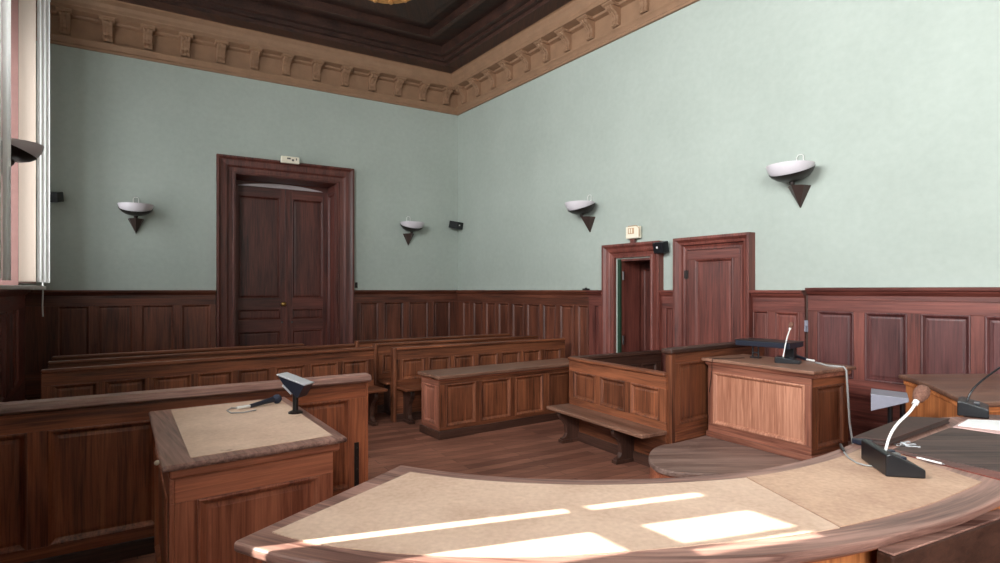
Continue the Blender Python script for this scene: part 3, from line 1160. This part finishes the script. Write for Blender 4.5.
def leath(a0i, a0o, a1i, a1o, ein, eout, name, mat, label, n=48):
    vs, fs = [], []
    z0, z1 = ZT, ZT + .003
    for i in range(n + 1):
        t = i / n
        ai, ao = a0i + (a1i - a0i) * t, a0o + (a1o - a0o) * t
        pi_, po = pol(ai, interp(IN, ai) + ein), pol(ao, interp(OUTR, ao) - eout)
        vs += [pi_ + (z0,), po + (z0,), pi_ + (z1,), po + (z1,)]
    for i in range(n):
        b = 4 * i
        c = b + 4
        fs += [(b, c, c + 1, b + 1), (b + 2, b + 3, c + 3, c + 2), (b, b + 2, c + 2, c), (b + 1, c + 1, c + 3, b + 3)]
    fs += [(0, 1, 3, 2), (4 * n, 4 * n + 2, 4 * n + 3, 4 * n + 1)]
    return MB().add(vs, fs).build(name, mat, JT, label=label)


r0 = at(884, 447, ZT).xy - JC
r1 = at(1003, 487, ZT).xy - JC
ar0, ar1 = math.degrees(math.atan2(r0.y, r0.x)), math.degrees(math.atan2(r1.y, r1.x))
leath(A0 + 3.0, A0 + 1.3, as0 - .12, as1 - .12, .07, .088, 'leather_inlay', M_LEATH2, 'tan leather sheet, the longer left one')
leath(as0 + .12, as1 + .12, ar0, ar1, .065, .092, 'leather_inlay', M_LEATH, 'tan leather sheet, the shorter right one')
# dark writing inset with reddish border
q = [at(u, v, ZT) for u, v in ((893, 450), (950, 428.5), (1040, 434), (1040, 481))]
MB().prism([(p.x, p.y) for p in q], ZT, ZT + .004).build('writing_inset', wood('inset', 'x'), o, label='dark worn wooden writing inset')
q = [at(u, v, ZT) for u, v in ((882, 449.5), (893.5, 450.5), (1040, 482), (1040, 491))]
MB().prism([(p.x, p.y) for p in q], ZT, ZT + .0045).build('inset_border', wood('wainscot', 'x'), o, label='reddish wooden border strip')
# part-open drawer under the edge
c0, c1 = Vector((1.06, 1.564)), Vector((1.565, 1.816))
ddr = (c1 - c0).normalized()
Mx = Matrix.Translation((c0.x, c0.y, 0)) @ Matrix.Rotation(math.atan2(ddr.y, ddr.x), 4, 'Z')
dr = MB(Mx).box(0, .66, 0, .045, .66, .93).build('drawer', wood('dark', 'x'), o, .005)
MB(Mx).box(0.005, .655, .0012, .0438, .93, .936).build('drawer_edge', wood('rim', 'x'), dr, .002)
MB(Mx).tube([(.33, 0, .80), (.33, -.02, .80)], .006).ball((.33, -.026, .80), .016).build('drawer_knob', M_IRON, dr)
# lit corner pilaster
pa = pol(A0 + 2.4, interp(OUTR, A0 + 2.4) - .05)
MB(Matrix.Translation((pa[0], pa[1], 0)) @ Matrix.Rotation(R(-26), 4, 'Z')).box(-.022, .022, -.02, .02, 0, ZT - .05).box(-.03, .03, -.028, .028, 0, .1).build('corner_post', wood('rim', 'z'), o, .005)

# second desk J2 at right
tl = [at(898, 374.2, ZT), at(912, 378.5, ZT), at(930, 384.8, ZT), at(945, 391.5, ZT), at(956, 396.5, ZT), at(968, 402, ZT)]
out = [(p.x, p.y) for p in tl]
last = out[-1]
out += [(last[0] + .35, last[1] + .02), (3.75, 3.6), (4.22, 4.15), (4.05, 4.6), (3.98, 4.66)]
o = thing('side_desk', 'light brown side desk with curved edge near the right wall', 'desk')
MB().prism(out, ZT - .035, ZT).build('desk_top', wood('grey_top', 'x'), o, .012, 3)
cx = sum(p[0] for p in out) / len(out)
cy = sum(p[1] for p in out) / len(out)
MB().prism([(cx + (x - cx) * .90, cy + (y - cy) * .90) for x, y in out], 0, ZT - .035).build('body', wood('orange', 'z'), o, .006)
MB().prism([(cx + (x - cx) * .93, cy + (y - cy) * .93) for x, y in out], ZT - .075, ZT - .035).build('top_moulding', wood('orange', 'x'), o, .006)


# ------------------------------------------------------------------ things on the furniture
def screen_stand(label, loc, rz, w, d, h, tilt, post, mat_top, mat_body, name='document_screen', legs=1, roll=0):
    o = thing(name, label, 'screen', loc, rz)
    if legs == 1:
        MB().lathe([(0, 0), (.042, 0), (.042, .008), (.026, .016), (.0, .016)]).build('base', M_IRON, o)
        MB().tube([(0, 0, .01), (0, 0, post - .05)], .0165).build('post', M_BLACK, o)
    else:
        m = MB()
        for s in (-1, 1):
            m.tube([(s * .03, 0, .006), (s * .03, 0, post)], .008)
        m.box(-.045, .045, -.012, .012, post * .5 - .006, post * .5 + .006).box(-.048, .048, -.025, .025, 0, .012)
        m.build('stand', M_BLACK, o)
    M = Matrix.Translation((0, 0, post)) @ Matrix.Rotation(roll, 4, 'Y') @ Matrix.Rotation(tilt, 4, 'X')
    b = MB(M)
    b.prism([(-w / 2, 0), (w / 2, 0), (w / 2 - .012, -h), (w * .18, -h * .82), (-w * .22, -h * .42)], -d / 2, d / 2, 'y')
    b.build('housing', mat_body, o, .003)
    MB(M).box(-w / 2 - .006, w / 2 + .004, -d / 2 - .004, d / 2 + .004, .0, .008).build('top_plate', mat_top, o, .002)
    MB(M).prism([(-w * .20, -h * .45), (w * .18, -h * .84), (w * .17, -h * .92), (-w * .22, -h * .53)], -d / 2 - .006, d / 2 - .02, 'y').build('display_lip', M_SILVER, o)
    return o


p = at(295.5, 413, .916)
screen_stand('small silver-topped tilted screen on a short black post, on the lectern desk', p, R(-6), .175, .13, .082, R(-3), .20, M_SILVER, M_BLUEBLK, roll=R(19))
# handheld microphone on the lectern desk
zl = .917


def handheld(label, ph, pb, pc, z, cable, rh=.030):
    """head, body end, collar end as ground points at height z"""
    o = thing('handheld_microphone', label, 'microphone', (ph.x, ph.y, z), 0)
    L_ = lambda p_, hh: Vector((p_.x - ph.x, p_.y - ph.y, hh))
    MB().ball((0, 0, rh), rh).build('head', M_FOAMB, o)
    d_ = (pb - ph).xy.normalized()
    n_ = Vector((d_.x, d_.y, 0))
    a_ = Vector((0, 0, rh)) + n_ * rh * .85
    b_ = L_(pb, .012)
    MB().tube([a_, a_.lerp(b_, .25), b_], .012, rad=[.019, .016, .012]).build('body', M_BLUEBLK, o)
    c_ = L_(pc, .012)
    MB().tube([b_, c_], .0095).build('collar', M_WCABLE, o)
    if cable:
        MB().tube([c_] + [L_(q_, .006) for q_ in cable], .004, 8).build('cable', M_CABLE, o)
    return o


handheld('blue-black ball-head microphone lying on the lectern desk leather', at(277, 403.5, zl), at(250, 408, zl), at(237, 410, zl), zl,
         [at(231, 409, zl), at(227, 411.5, zl), at(231, 414, zl), at(243, 413.5, zl), at(256, 411, zl)])


def wedge_mic(label, loc, rz, w, d, h0, h1, neck, head_r, neck_mat, head_mat, lamp=True):
    o = thing('desk_microphone', label, 'microphone', loc, rz)
    b = MB()
    # base: tall at x=0, low at x=w, chamfered back
    b.prism([(0, 0), (w, 0), (w, h1), (w * .9, h1 + .006), (w * .12, h0), (0, h0 * .93)], 0, d, 'y')
    bs = b.build('base', M_BLACK, o, .005)
    sl = (h1 + .006 - h0) / (w * .78)
    for i in range(3):
        yb_ = d * (.3 + .2 * i)
        xk = w * .62
        zk = h0 + sl * (xk - w * .12)
        MB().box(xk - .012, xk + .012, yb_ - .011, yb_ + .011, zk - .004, zk + .006).build('button', M_STEEL if i == 1 else M_BLUEBLK, bs, .002)
    g = MB()
    pts = [Vector(p_) for p_ in neck]
    sm = []
    for i in range(len(pts) - 1):
        p0_, p1_, p2_, p3_ = pts[max(i - 1, 0)], pts[i], pts[i + 1], pts[min(i + 2, len(pts) - 1)]
        for k_ in range(6):
            t = k_ / 6
            sm.append(.5 * ((2 * p1_) + (p2_ - p0_) * t + (2 * p0_ - 5 * p1_ + 4 * p2_ - p3_) * t * t + (3 * p1_ - p0_ - 3 * p2_ + p3_) * t ** 3))
    sm.append(pts[-1])
    g.tube(sm, .005).build('gooseneck', neck_mat, o)
    e_ = (pts[-1] - pts[-2]).normalized()
    c_ = pts[-1]
    Mh = Matrix.Translation(c_) @ e_.to_track_quat('Z', 'Y').to_matrix().to_4x4()
    MB(Mh).lathe([(0, -.012), (.0105, -.012), (.0105, .012), (0, .012)], n=14).build('collar', neck_mat, o)
    r = head_r
    MB(Mh).lathe([(0, .004), (r * .5, .006), (r * .72, r * .5), (r * .98, r * 1.3), (r, r * 1.9), (r * .85, r * 2.5), (r * .5, r * 2.85), (0, r * 2.95)], n=18).build('foam_head', head_mat, o)
    return o


b0 = at(886, 476.7, ZT + .004)
rzm = R(-12)
Rm = Matrix.Rotation(-rzm, 4, 'Z')
lw = lambda x, y, z: Rm @ (Vector((x, y, z)) - Vector((b0.x, b0.y, ZT + .004)))


def sky(u, v, d):
    return Vector(((u - 500) / FP * d, d, EYE - (v - HOR) / FP * d))


wedge_mic('black wedge desk microphone with white gooseneck and brown foam head, on the tan leather', (b0.x, b0.y, ZT + .004), rzm, .127, .225, .082, .03,
          [lw(*sky(884.5, 456, 2.17)), lw(*sky(889, 438, 2.175)), lw(*sky(897, 424.5, 2.18)), lw(*sky(910.5, 411, 2.19)), lw(*sky(916, 402, 2.2))], .026, M_WCABLE, M_FOAM)
b2 = at(957, 416.5, ZT)
rz2 = R(-40)
Rm2 = Matrix.Rotation(-rz2, 4, 'Z')
lw2 = lambda x, y, z: Rm2 @ (Vector((x, y, z)) - Vector((b2.x, b2.y, ZT)))
wedge_mic('second wedge desk microphone with long dark gooseneck, at the right edge by the papers', (b2.x, b2.y, ZT + .005), rz2, .13, .19, .078, .045,
          [lw2(*sky(966, 406, 3.12)), lw2(*sky(970, 395, 3.12)), lw2(*sky(979, 384, 3.12)), lw2(*sky(1000, 368.5, 3.12)), lw2(*sky(1022, 356, 3.12))], .026, M_BLACK, M_FOAMB)

# cable with a plug by the first microphone
o = thing('plug_cable', 'thin grey cable with black plug lying left of the foam-headed microphone', 'cable', at(842, 450, ZT + .004))
bz = at(842, 450, ZT + .004)
Lk = lambda u, v, h=.004: at(u, v, ZT + .004) - bz + Vector((0, 0, h))
MB().tube([Lk(844, 453), Lk(849, 459), Lk(857, 464), Lk(866, 466.5), Lk(872, 467)], .0032, 8).build('cord', M_CABLE, o)
MB().tube([Lk(840.5, 446, .007), Lk(842, 450, .007), Lk(844, 453, .006)], .007, rad=[.005, .0075, .005]).build('plug', M_BLACK, o, label='black plug')

# small remote and pen
a_, b_ = at(853, 446, ZT), at(873, 446.5, ZT)
q = [at(u, v, ZT) for u, v in ((851.5, 444), (856, 442), (873, 446), (869, 448.5))]
cq = sum((p for p in q), Vector()) / 4
o = MB().prism([(p.x - cq.x, p.y - cq.y) for p in q], 0, .022).build('remote_control', M_BLUEBLK, loc=(cq.x, cq.y, ZT + .004), bevel=.004)
o['label'] = 'small dark blue remote lying at the far table edge behind the microphone'
o['category'] = 'remote'
pa, pb = at(917, 459, ZT + .006), at(945, 466, ZT + .006)
o = thing('pen', 'white pen lying on the reddish strip right of the microphone', 'pen', pa)
v_ = pb - pa
MB().tube([(0, 0, .006), v_ * .9 + Vector((0, 0, .006))], .004).build('barrel', M_WCABLE, o)
MB().tube([v_ * .9 + Vector((0, 0, .006)), v_ + Vector((0, 0, .006))], .005, rad=[.0038, .001]).build('tip', M_STEEL, o)
# small keys
kc = at(906, 445.5, ZT + .004)
o = thing('key_ring', 'small bunch of pale keys on the dark inset edge', 'keys', kc)
ring_ = [(.018 * math.cos(a) - .03, .018 * math.sin(a), .003) for a in [i * math.pi / 8 for i in range(17)]]
MB().tube(ring_, .002, 6).build('ring', M_STEEL, o)
for i, an in enumerate((-.35, .1, .5)):
    Mk = Matrix.Translation((-.012, .01 * i - .01, .001 + .003 * i)) @ Matrix.Rotation(an, 4, 'Z')
    MB(Mk).lathe([(0, 0), (.011, 0), (.011, .0025), (0, .0025)], .012, 0, 12).box(.02, .055, -.004, .004, 0, .0025).box(.045, .052, -.010, -.004, 0, .0025).build('key', M_SILVER, o)

# brown leather folder along the far edge
q = [at(u, v, ZT) for u, v in ((853, 443.6), (906, 422.4), (950, 424.2), (889, 447))]
cq = sum((p for p in q), Vector()) / 4
o = thing('desk_folder', 'dark brown leather folder lying along the far edge of the curved table', 'folder', (cq.x, cq.y, ZT + .005))
poly = [(p.x - cq.x, p.y - cq.y) for p in q]
MB().prism(poly, 0, .006).build('lower_cover', M_LDARK, o, .002)
MB().prism([(x * .97, y * .97) for x, y in poly], .006, .018).build('pages', flat('folder_pages', (64, 50, 46), .7), o)
MB().prism(poly, .018, .026).build('upper_cover', M_LDARK, o, .003)

# papers at the right edge
for i, (lab, mat, pts, z) in enumerate((('pinkish sheet under the white papers at the right edge', M_PINK, ((953, 428.5), (962, 423), (1030, 427), (1030, 440)), .0055),
                                        ('white sheets of paper at the right edge of the curved table', M_PAPER, ((958, 427.5), (968, 421.5), (1030, 424), (1030, 436)), .009))):
    q = [at(u, v, ZT) for u, v in pts]
    cq = sum((p for p in q), Vector()) / 4
    o = MB().prism([(p.x - cq.x, p.y - cq.y) for p in q], 0, .003).build('paper_sheet', mat, loc=(cq.x, cq.y, ZT + z))
    o['label'] = lab
    o['category'] = 'paper'

# console, microphone and handheld on the witness desk
c = on_w(.40, .455)
o = thing('conference_console', 'flat black console on a two-legged stand, on the witness desk', 'console', c, rz)
o.rotation_euler.z = WD[1] + R(8)
m = MB()
for s in (-.028, .028):
    m.tube([(-.12 + s, -.02, .008), (-.12 + s, -.02, .125)], .008)
m.box(-.165, -.075, -.045, .005, 0, .012).box(-.15, -.09, -.026, -.014, .045, .057)
m.build('stand', M_BLACK, o)
m = MB()
m.prism([(-.12, .165), (.16, .165), (.16, .122), (.10, .12), (-.12, .116)], -.27, .24, 'x')
m.build('housing', M_BLUEBLK, o, .006)
MB().box(-.275, .245, -.125, .165, .165, .172).build('top_plate', M_BLACK, o, .003)
MB().box(.12, .2, .05, .11, 0, .122).build('rear_support', M_BLACK, o, .004)
MB().ball((-.285, -.05, .135), .02).tube([(-.27, -.05, .135), (-.285, -.05, .135)], .008).build('side_knob', M_STEEL, o)

c = on_w(.61, .22)
rzc = WD[1] + R(25)
Rc = Matrix.Rotation(-rzc, 4, 'Z')
lc = lambda x, y, z: Rc @ (Vector((x, y, z)) - c)
dmic = c.y
wedge_mic('black desk microphone with short white gooseneck beside the console on the witness desk', c, rzc, .20, .13, .055, .025,
          [(.06, .06, .045), tuple(lc(*sky(786.5, 340, dmic + .03))), tuple(lc(*sky(790, 328.5, dmic + .03)))], .02, M_WCABLE, M_FOAM)
p1, p2, p3 = at(794, 358.5, ZW), at(807, 361, ZW), at(814, 362.2, ZW)
handheld('small blue-grey microphone lying on the witness desk, pale end towards the right', p1, p2, p3, ZW + .001, None, .026)
# grey cable hanging down the end of the witness desk
o = thing('hanging_cable', 'grey cable running over the witness desk and down its right end', 'cable', on_w(L, .42))
bz = on_w(L, .42)
MB().tube([at(816, 362.5, ZW + .006) - bz] + [on_w(x, y, z) - bz for x, y, z in ((L - .12, .40, .006), (L - .05, .40, .007), (L + .005, .42, .008), (L + .022, .425, -.02), (L + .03, .43, -.2), (L + .035, .45, -.45), (L + .05, .48, -.66), (L + .1, .5, -.722), (L + .16, .5, -.728))], .0085, 8).build('cord', M_CABLE, o)

o = thing('thin_wire', 'thin dark wire trailing over the left front corner of the witness desk', 'wire', on_w(.1, 0))
bz = on_w(.1, 0)
MB().tube([on_w(x, y, z) - bz for x, y, z in ((.25, .30, .004), (.20, .14, .004), (.15, .01, .004), (.135, -.004, .002), (.13, -.005, -.035), (.11, .02, -.10), (.085, .036, -.20), (.065, .038, -.32))], .003, 6).build('cord', M_IRON, o)

# grey sloping shelf on legs between witness desk and side desk
c = Vector((2.645, 3.95, 0))
o = thing('sloping_stand', 'grey laminate sloping stand on dark legs, in front of the light brown side desk', 'stand', c, R(-33))
MB().prism([(-.10, .835), (.11, .915), (.11, .94), (-.10, .95)], -.12, .15, 'y').build('sloping_top', M_GREYLAM, o, .004)
m = MB()
m.tube([(.01, .02, .0), (.01, .02, .90)], .016).tube([(.08, .04, 0), (.08, .04, .90)], .016)
m.box(-.05, .17, -.09, .11, 0, .02)
m.build('legs', M_BLACK, o)


# ------------------------------------------------------------------ wall lamps
def sconce_proto(name):
    o = thing(name, '', 'wall lamp')
    # local: wall plane at y=0, room at -y
    prof = [(0, 2.672), (.06, 2.676), (.12, 2.692), (.17, 2.722), (.205, 2.765), (.224, 2.81), (.23, 2.838)]
    ME = Matrix.Translation((0, -.215, -.035)) @ Matrix.Scale(.92, 4, (0, 1, 0))
    inner = [(.222, 2.84), (.215, 2.812), (.196, 2.77), (.16, 2.732), (.11, 2.702), (0, 2.686)]
    MB(ME).lathe(prof + inner, 0, 0, 36).build('glass_bowl', M_BOWL, o, label='white glass bowl')
    cup = MB(ME).lathe([(r * 1.03, z - .004) for r, z in prof] + [(r * 1.008, z - .001) for r, z in reversed(prof)], 0, 0, 36).build('metal_cup', M_IRON, o)
    bm2 = bmesh.new()
    bm2.from_mesh(cup.data)
    bmesh.ops.bisect_plane(bm2, geom=bm2.verts[:] + bm2.edges[:] + bm2.faces[:], plane_co=(0, -.215, 2.742), plane_no=Vector((.0, -.40, 1)), clear_outer=True)
    bm2.to_mesh(cup.data)
    bm2.free()
    MB().lathe([(0, 2.60), (.022, 2.605), (.03, 2.63), (.022, 2.655), (0, 2.66)], 0, -.18, 14).tube([(0, -.18, 2.62), (0, -.20, 2.645)], .014).build('joint', M_IRON, o)
    # faceted inverted pyramid
    zt_, zb_ = 2.605, 2.385
    vs = [(-.105, 0, zt_), (-.085, -.10, zt_), (0, -.20, zt_), (.085, -.10, zt_), (.105, 0, zt_), (0, 0, zb_), (0, -.02, zb_)]
    fs = [(0, 1, 2, 3, 4), (0, 5, 6, 1), (1, 6, 2), (2, 6, 3), (3, 6, 5, 4), (0, 4, 5)]
    MB().add(vs, fs).build('cone_bracket', M_CONE, o)
    MB().tube([(-.035, -.02, 2.74), (-.035, -.02, 2.91), (-.02, -.02, 2.935), (.02, -.02, 2.935), (.035, -.02, 2.92), (.035, -.02, 2.80)], .005, 8).tube([(0, 0, 2.86), (0, -.02, 2.80), (0, -.10, 2.76)], .008, 8).build('wire_bracket', M_WCABLE, o)
    return o


def copy_tree(o):
    c = o.copy()
    COL.objects.link(c)
    for ch in o.children:
        d = ch.copy()
        COL.objects.link(d)
        d.parent = c
        d.matrix_parent_inverse = ch.matrix_parent_inverse
    return c


proto = sconce_proto('wall_lamp')
spots = [
    ('bowl wall lamp high on the right wall, largest and nearest, right of the closed door', CN + TR * rx(801, .0), RR),
    ('bowl wall lamp on the right wall above and left of the open doorway', CN + TR * rx(590.5, .0), RR),
    ('bowl wall lamp on the back wall left of the double door', LC + TB * bx(136, .0), RB),
    ('bowl wall lamp on the back wall between the double door and the corner', LC + TB * bx(408, .0), RB),
    ('dark underside of a bowl wall lamp on the window wall at the left edge', OL + TL * 6.5, RL),
]
for i, (lab, p, rz_) in enumerate(spots):
    o = proto if i == 0 else copy_tree(proto)
    o.location = (p.x, p.y, .22 if i == 4 else .12)
    o.rotation_euler.z = rz_
    o['label'] = lab
    o['group'] = 'bowl wall lamps'


# ------------------------------------------------------------------ small wall fittings
def exit_lamp(label, origin, rot, x, y, z, w, h, foot=False, tilt=0):
    q = origin
    o = thing('exit_lamp', label, 'sign', (q.x, q.y, 0), rot)
    M = Matrix.Translation((x, y, z)) @ Matrix.Rotation(tilt, 4, 'Y')
    MB(M).box(-w / 2, w / 2, -.06, 0, 0, h).build('case', M_CREAM, o, .012, 3)
    m = MB(M)
    # worn pictogram bars: too faint to read
    if foot:
        m.box(-w * .30, w * .14, -.0625, -.0605, h * .38, h * .44).box(-w * .30, w * .14, -.0625, -.0605, h * .82, h * .86)
        for k in (-.30, -.14, .02, .092):
            m.box(w * k, w * k + .012, -.0625, -.0605, h * .44, h * .82)
        m.build('print', M_OCHRE, o)
        MB(M).box(-w * .2, w * .12, -.05, -.01, -.075, 0).build('bracket', wood('wainscot', 'z'), o, .003)
        MB(M).tube([(w / 2 + .003, -.06, .02), (w / 2 + .003, -.06, h - .03), (w * .3, -.06, h + .003), (-w * .3, -.06, h + .003)], .005, 6).build('edging', M_OCHRE, o)
    else:
        for q_ in ((-.18, .02, .55, .78), (.08, .2, .32, .62), (.3, .36, .5, .8)):
            MB(M).box(w * q_[0], w * q_[1], -.0625, -.0605, h * q_[2], h * q_[3]).build('print', M_INK, o)
    return o


exit_lamp('small white exit lamp on top of the tall double door frame', LC, RB, bx(289.5, .1), -.05 - .06, 3.80, .30, .115)
exit_lamp('cream exit lamp on a brown foot above the open side doorway', CN, RR, rx(631, .1), -.02, 2.345, .235, .165, True)


def spk(label, p, rz, name='loudspeaker', s=1.0):
    o = thing(name, label, 'speaker', p, rz)
    b = MB(Matrix.Rotation(R(12), 4, 'X'))
    b.prism([(-.10 * s, -.07), (.10 * s, -.07), (.10 * s, .07), (-.10 * s, .07)], -.21 * s, -.04, 'y')
    b.build('cabinet', M_BLACK, o, .008)
    MB(Matrix.Rotation(R(12), 4, 'X')).lathe([(0, 0), (.025 * s, 0), (.02 * s, .004), (0, .004)]).build('badge', M_STEEL, o) if False else None
    MB(Matrix.Rotation(R(12), 4, 'X')).box(-.03 * s, .0 * s, -.214 * s, -.21 * s, -.005, .02).build('badge', M_WHITE, o)
    MB().tube([(0, -.0, 0), (0, -.07, -.01)], .014).build('wall_mount', M_IRON, o)
    return o


p = LC + TB * (bx(455.5, .15))
spk('small black loudspeaker in the corner where the green walls meet', (p.x - .02, p.y - .05, EYE + (HOR - 222.5) / FP * 11.3), RB + R(25), s=1.1)
p = LC + TB * bx(56.5, .1)
spk('small black loudspeaker on the back wall beside the window, at far left', (p.x, p.y, EYE + (HOR - 194) / FP * 8.1), RB + R(-20), s=1.0)
p = CN + TR * rx(666, .0)
spk('small black loudspeaker between the two side door frames', (p.x, p.y, EYE + (HOR - 245) / FP * 7.3), RR, s=.78)
# little sensor on the wainscot ledge
p = CN + TR * rx(585.5, .08) - NL * .07
o = thing('door_chime', 'tiny black box standing on the wainscot ledge left of the open doorway', 'box', (p.x, p.y, 1.6505), RR)
MB().box(-.05, .05, -.03, .03, 0, .022).build('case', M_BLACK, o, .006)
MB().lathe([(0, .022), (.02, .022), (.016, .034), (0, .036)]).build('button', M_IRON, o)
p = LC + TB * bx(356, 0)
o = thing('light_switch', 'small dark switch on the green wall right of the double door frame', 'switch', (p.x, p.y, EYE + .09), RB)
MB().box(-.022, .022, -.025, 0, -.05, .05).build('plate', M_IRON, o, .004)
MB().box(-.01, .01, -.035, -.025, -.015, .015).build('toggle', M_BLACK, o, .003)
# small bell-wire box on joint strip
p = CN + TR * rx(806.7, .05) - NL * .047
o = thing('latch_plate', 'small grey latch on the dark joint strip behind the witness desk', 'latch', (p.x, p.y, 1.28), RR)
MB().box(-.025, .025, -.012, 0, -.06, .06).build('plate', M_GREYLAM, o, .003)
MB().tube([(0, -.012, .0), (0, -.035, .0), (0, -.04, -.05)], .007).build('handle', M_GREYLAM, o)

# gilded ceiling rose, mostly above the photo's top edge
p = sky(396, 3.5, 8.35)
o = thing('ceiling_rose', 'gilded ceiling rose cut by the top edge of the photo', 'ornament', (p.x, p.y - .80, 5.64), 0)
MB().lathe([(0, .5), (.05, .5), (.05, .1), (.0, .1)], n=12).build('stem', M_GILT, o)
MB().lathe([(0, .12), (.1, .12), (.2, .1), (.34, .05), (.42, .04), (.46, .0), (.47, -.03), (.44, -.05), (.36, -.035), (.3, -.0), (.2, -.03), (.1, -.09), (.04, -.12), (0, -.13)], n=40).build('dish', M_GILT, o)
for k in range(12):
    a = k * math.pi / 6
    MB(Matrix.Rotation(a, 4, 'Z')).ball((.40, 0, -.045), .05, .035, .03, 10).build('leaf', M_GILT, o)

# ------------------------------------------------------------------ light
w = bpy.data.worlds.new('sky')
SC.world = w
w.use_nodes = True
bg = w.node_tree.nodes['Background']
skyn = w.node_tree.nodes.new('ShaderNodeTexSky')
skyn.sky_type = 'NISHITA'
skyn.sun_disc = False
skyn.sun_elevation = R(40)
w.node_tree.links.new(skyn.outputs[0], bg.inputs[0])
bg.inputs[1].default_value = .12


def area(n, ta, tb_, z0, z1, power, col, tilt=0):
    l = bpy.data.lights.new('daylight_window_%d' % n, 'AREA')
    l.shape = 'RECTANGLE'
    l.size = (tb_ - ta)
    l.size_y = z1 - z0
    l.energy = power
    l.color = col
    o = bpy.data.objects.new(l.name, l)
    COL.objects.link(o)
    c_ = OL + TL * ((ta + tb_) / 2) - NL * .55
    o.location = (c_.x, c_.y, (z0 + z1) / 2)
    d_ = Vector((NL.x, NL.y, -math.tan(tilt)))
    o.rotation_euler = d_.to_track_quat('-Z', 'Y').to_euler()
    return o


DAY = (.97, .975, 1.0)
area(1, WIN[1][0] + .05, WIN[1][1] - .05, ZS, ZH, 140, DAY)
area(3, WIN[3][0] + .05, WIN[3][1] - .05, ZS, ZH, 950, DAY)
area(2, WIN[2][0] + .05, WIN[2][1] - .05, ZT2 + .25, ZH, 800, DAY)
s = bpy.data.lights.new('sun', 'SUN')
s.energy = 24
s.angle = R(.42)
s.color = (1, .96, .9)
so = bpy.data.objects.new('sun', s)
COL.objects.link(so)
el = R(40)
so.rotation_euler = Vector((.955 * math.cos(el), .297 * math.cos(el), -math.sin(el))).to_track_quat('-Z', 'Y').to_euler()

# ------------------------------------------------------------------ camera
cd = bpy.data.cameras.new('camera')
cd.sensor_width = 36
cd.lens = 36 * FP / 1000
cd.shift_y = (HOR - 281.5) / 1000
cd.clip_start = .02
co = bpy.data.objects.new('camera', cd)
COL.objects.link(co)
co.location = (0, 0, EYE)
co.rotation_euler = (R(90), 0, 0)
SC.camera = co
vs = SC.view_settings
vs.view_transform = 'Standard'
vs.look = 'None'
vs.gamma = 1
vs.exposure = .1
vs.use_curve_mapping = False
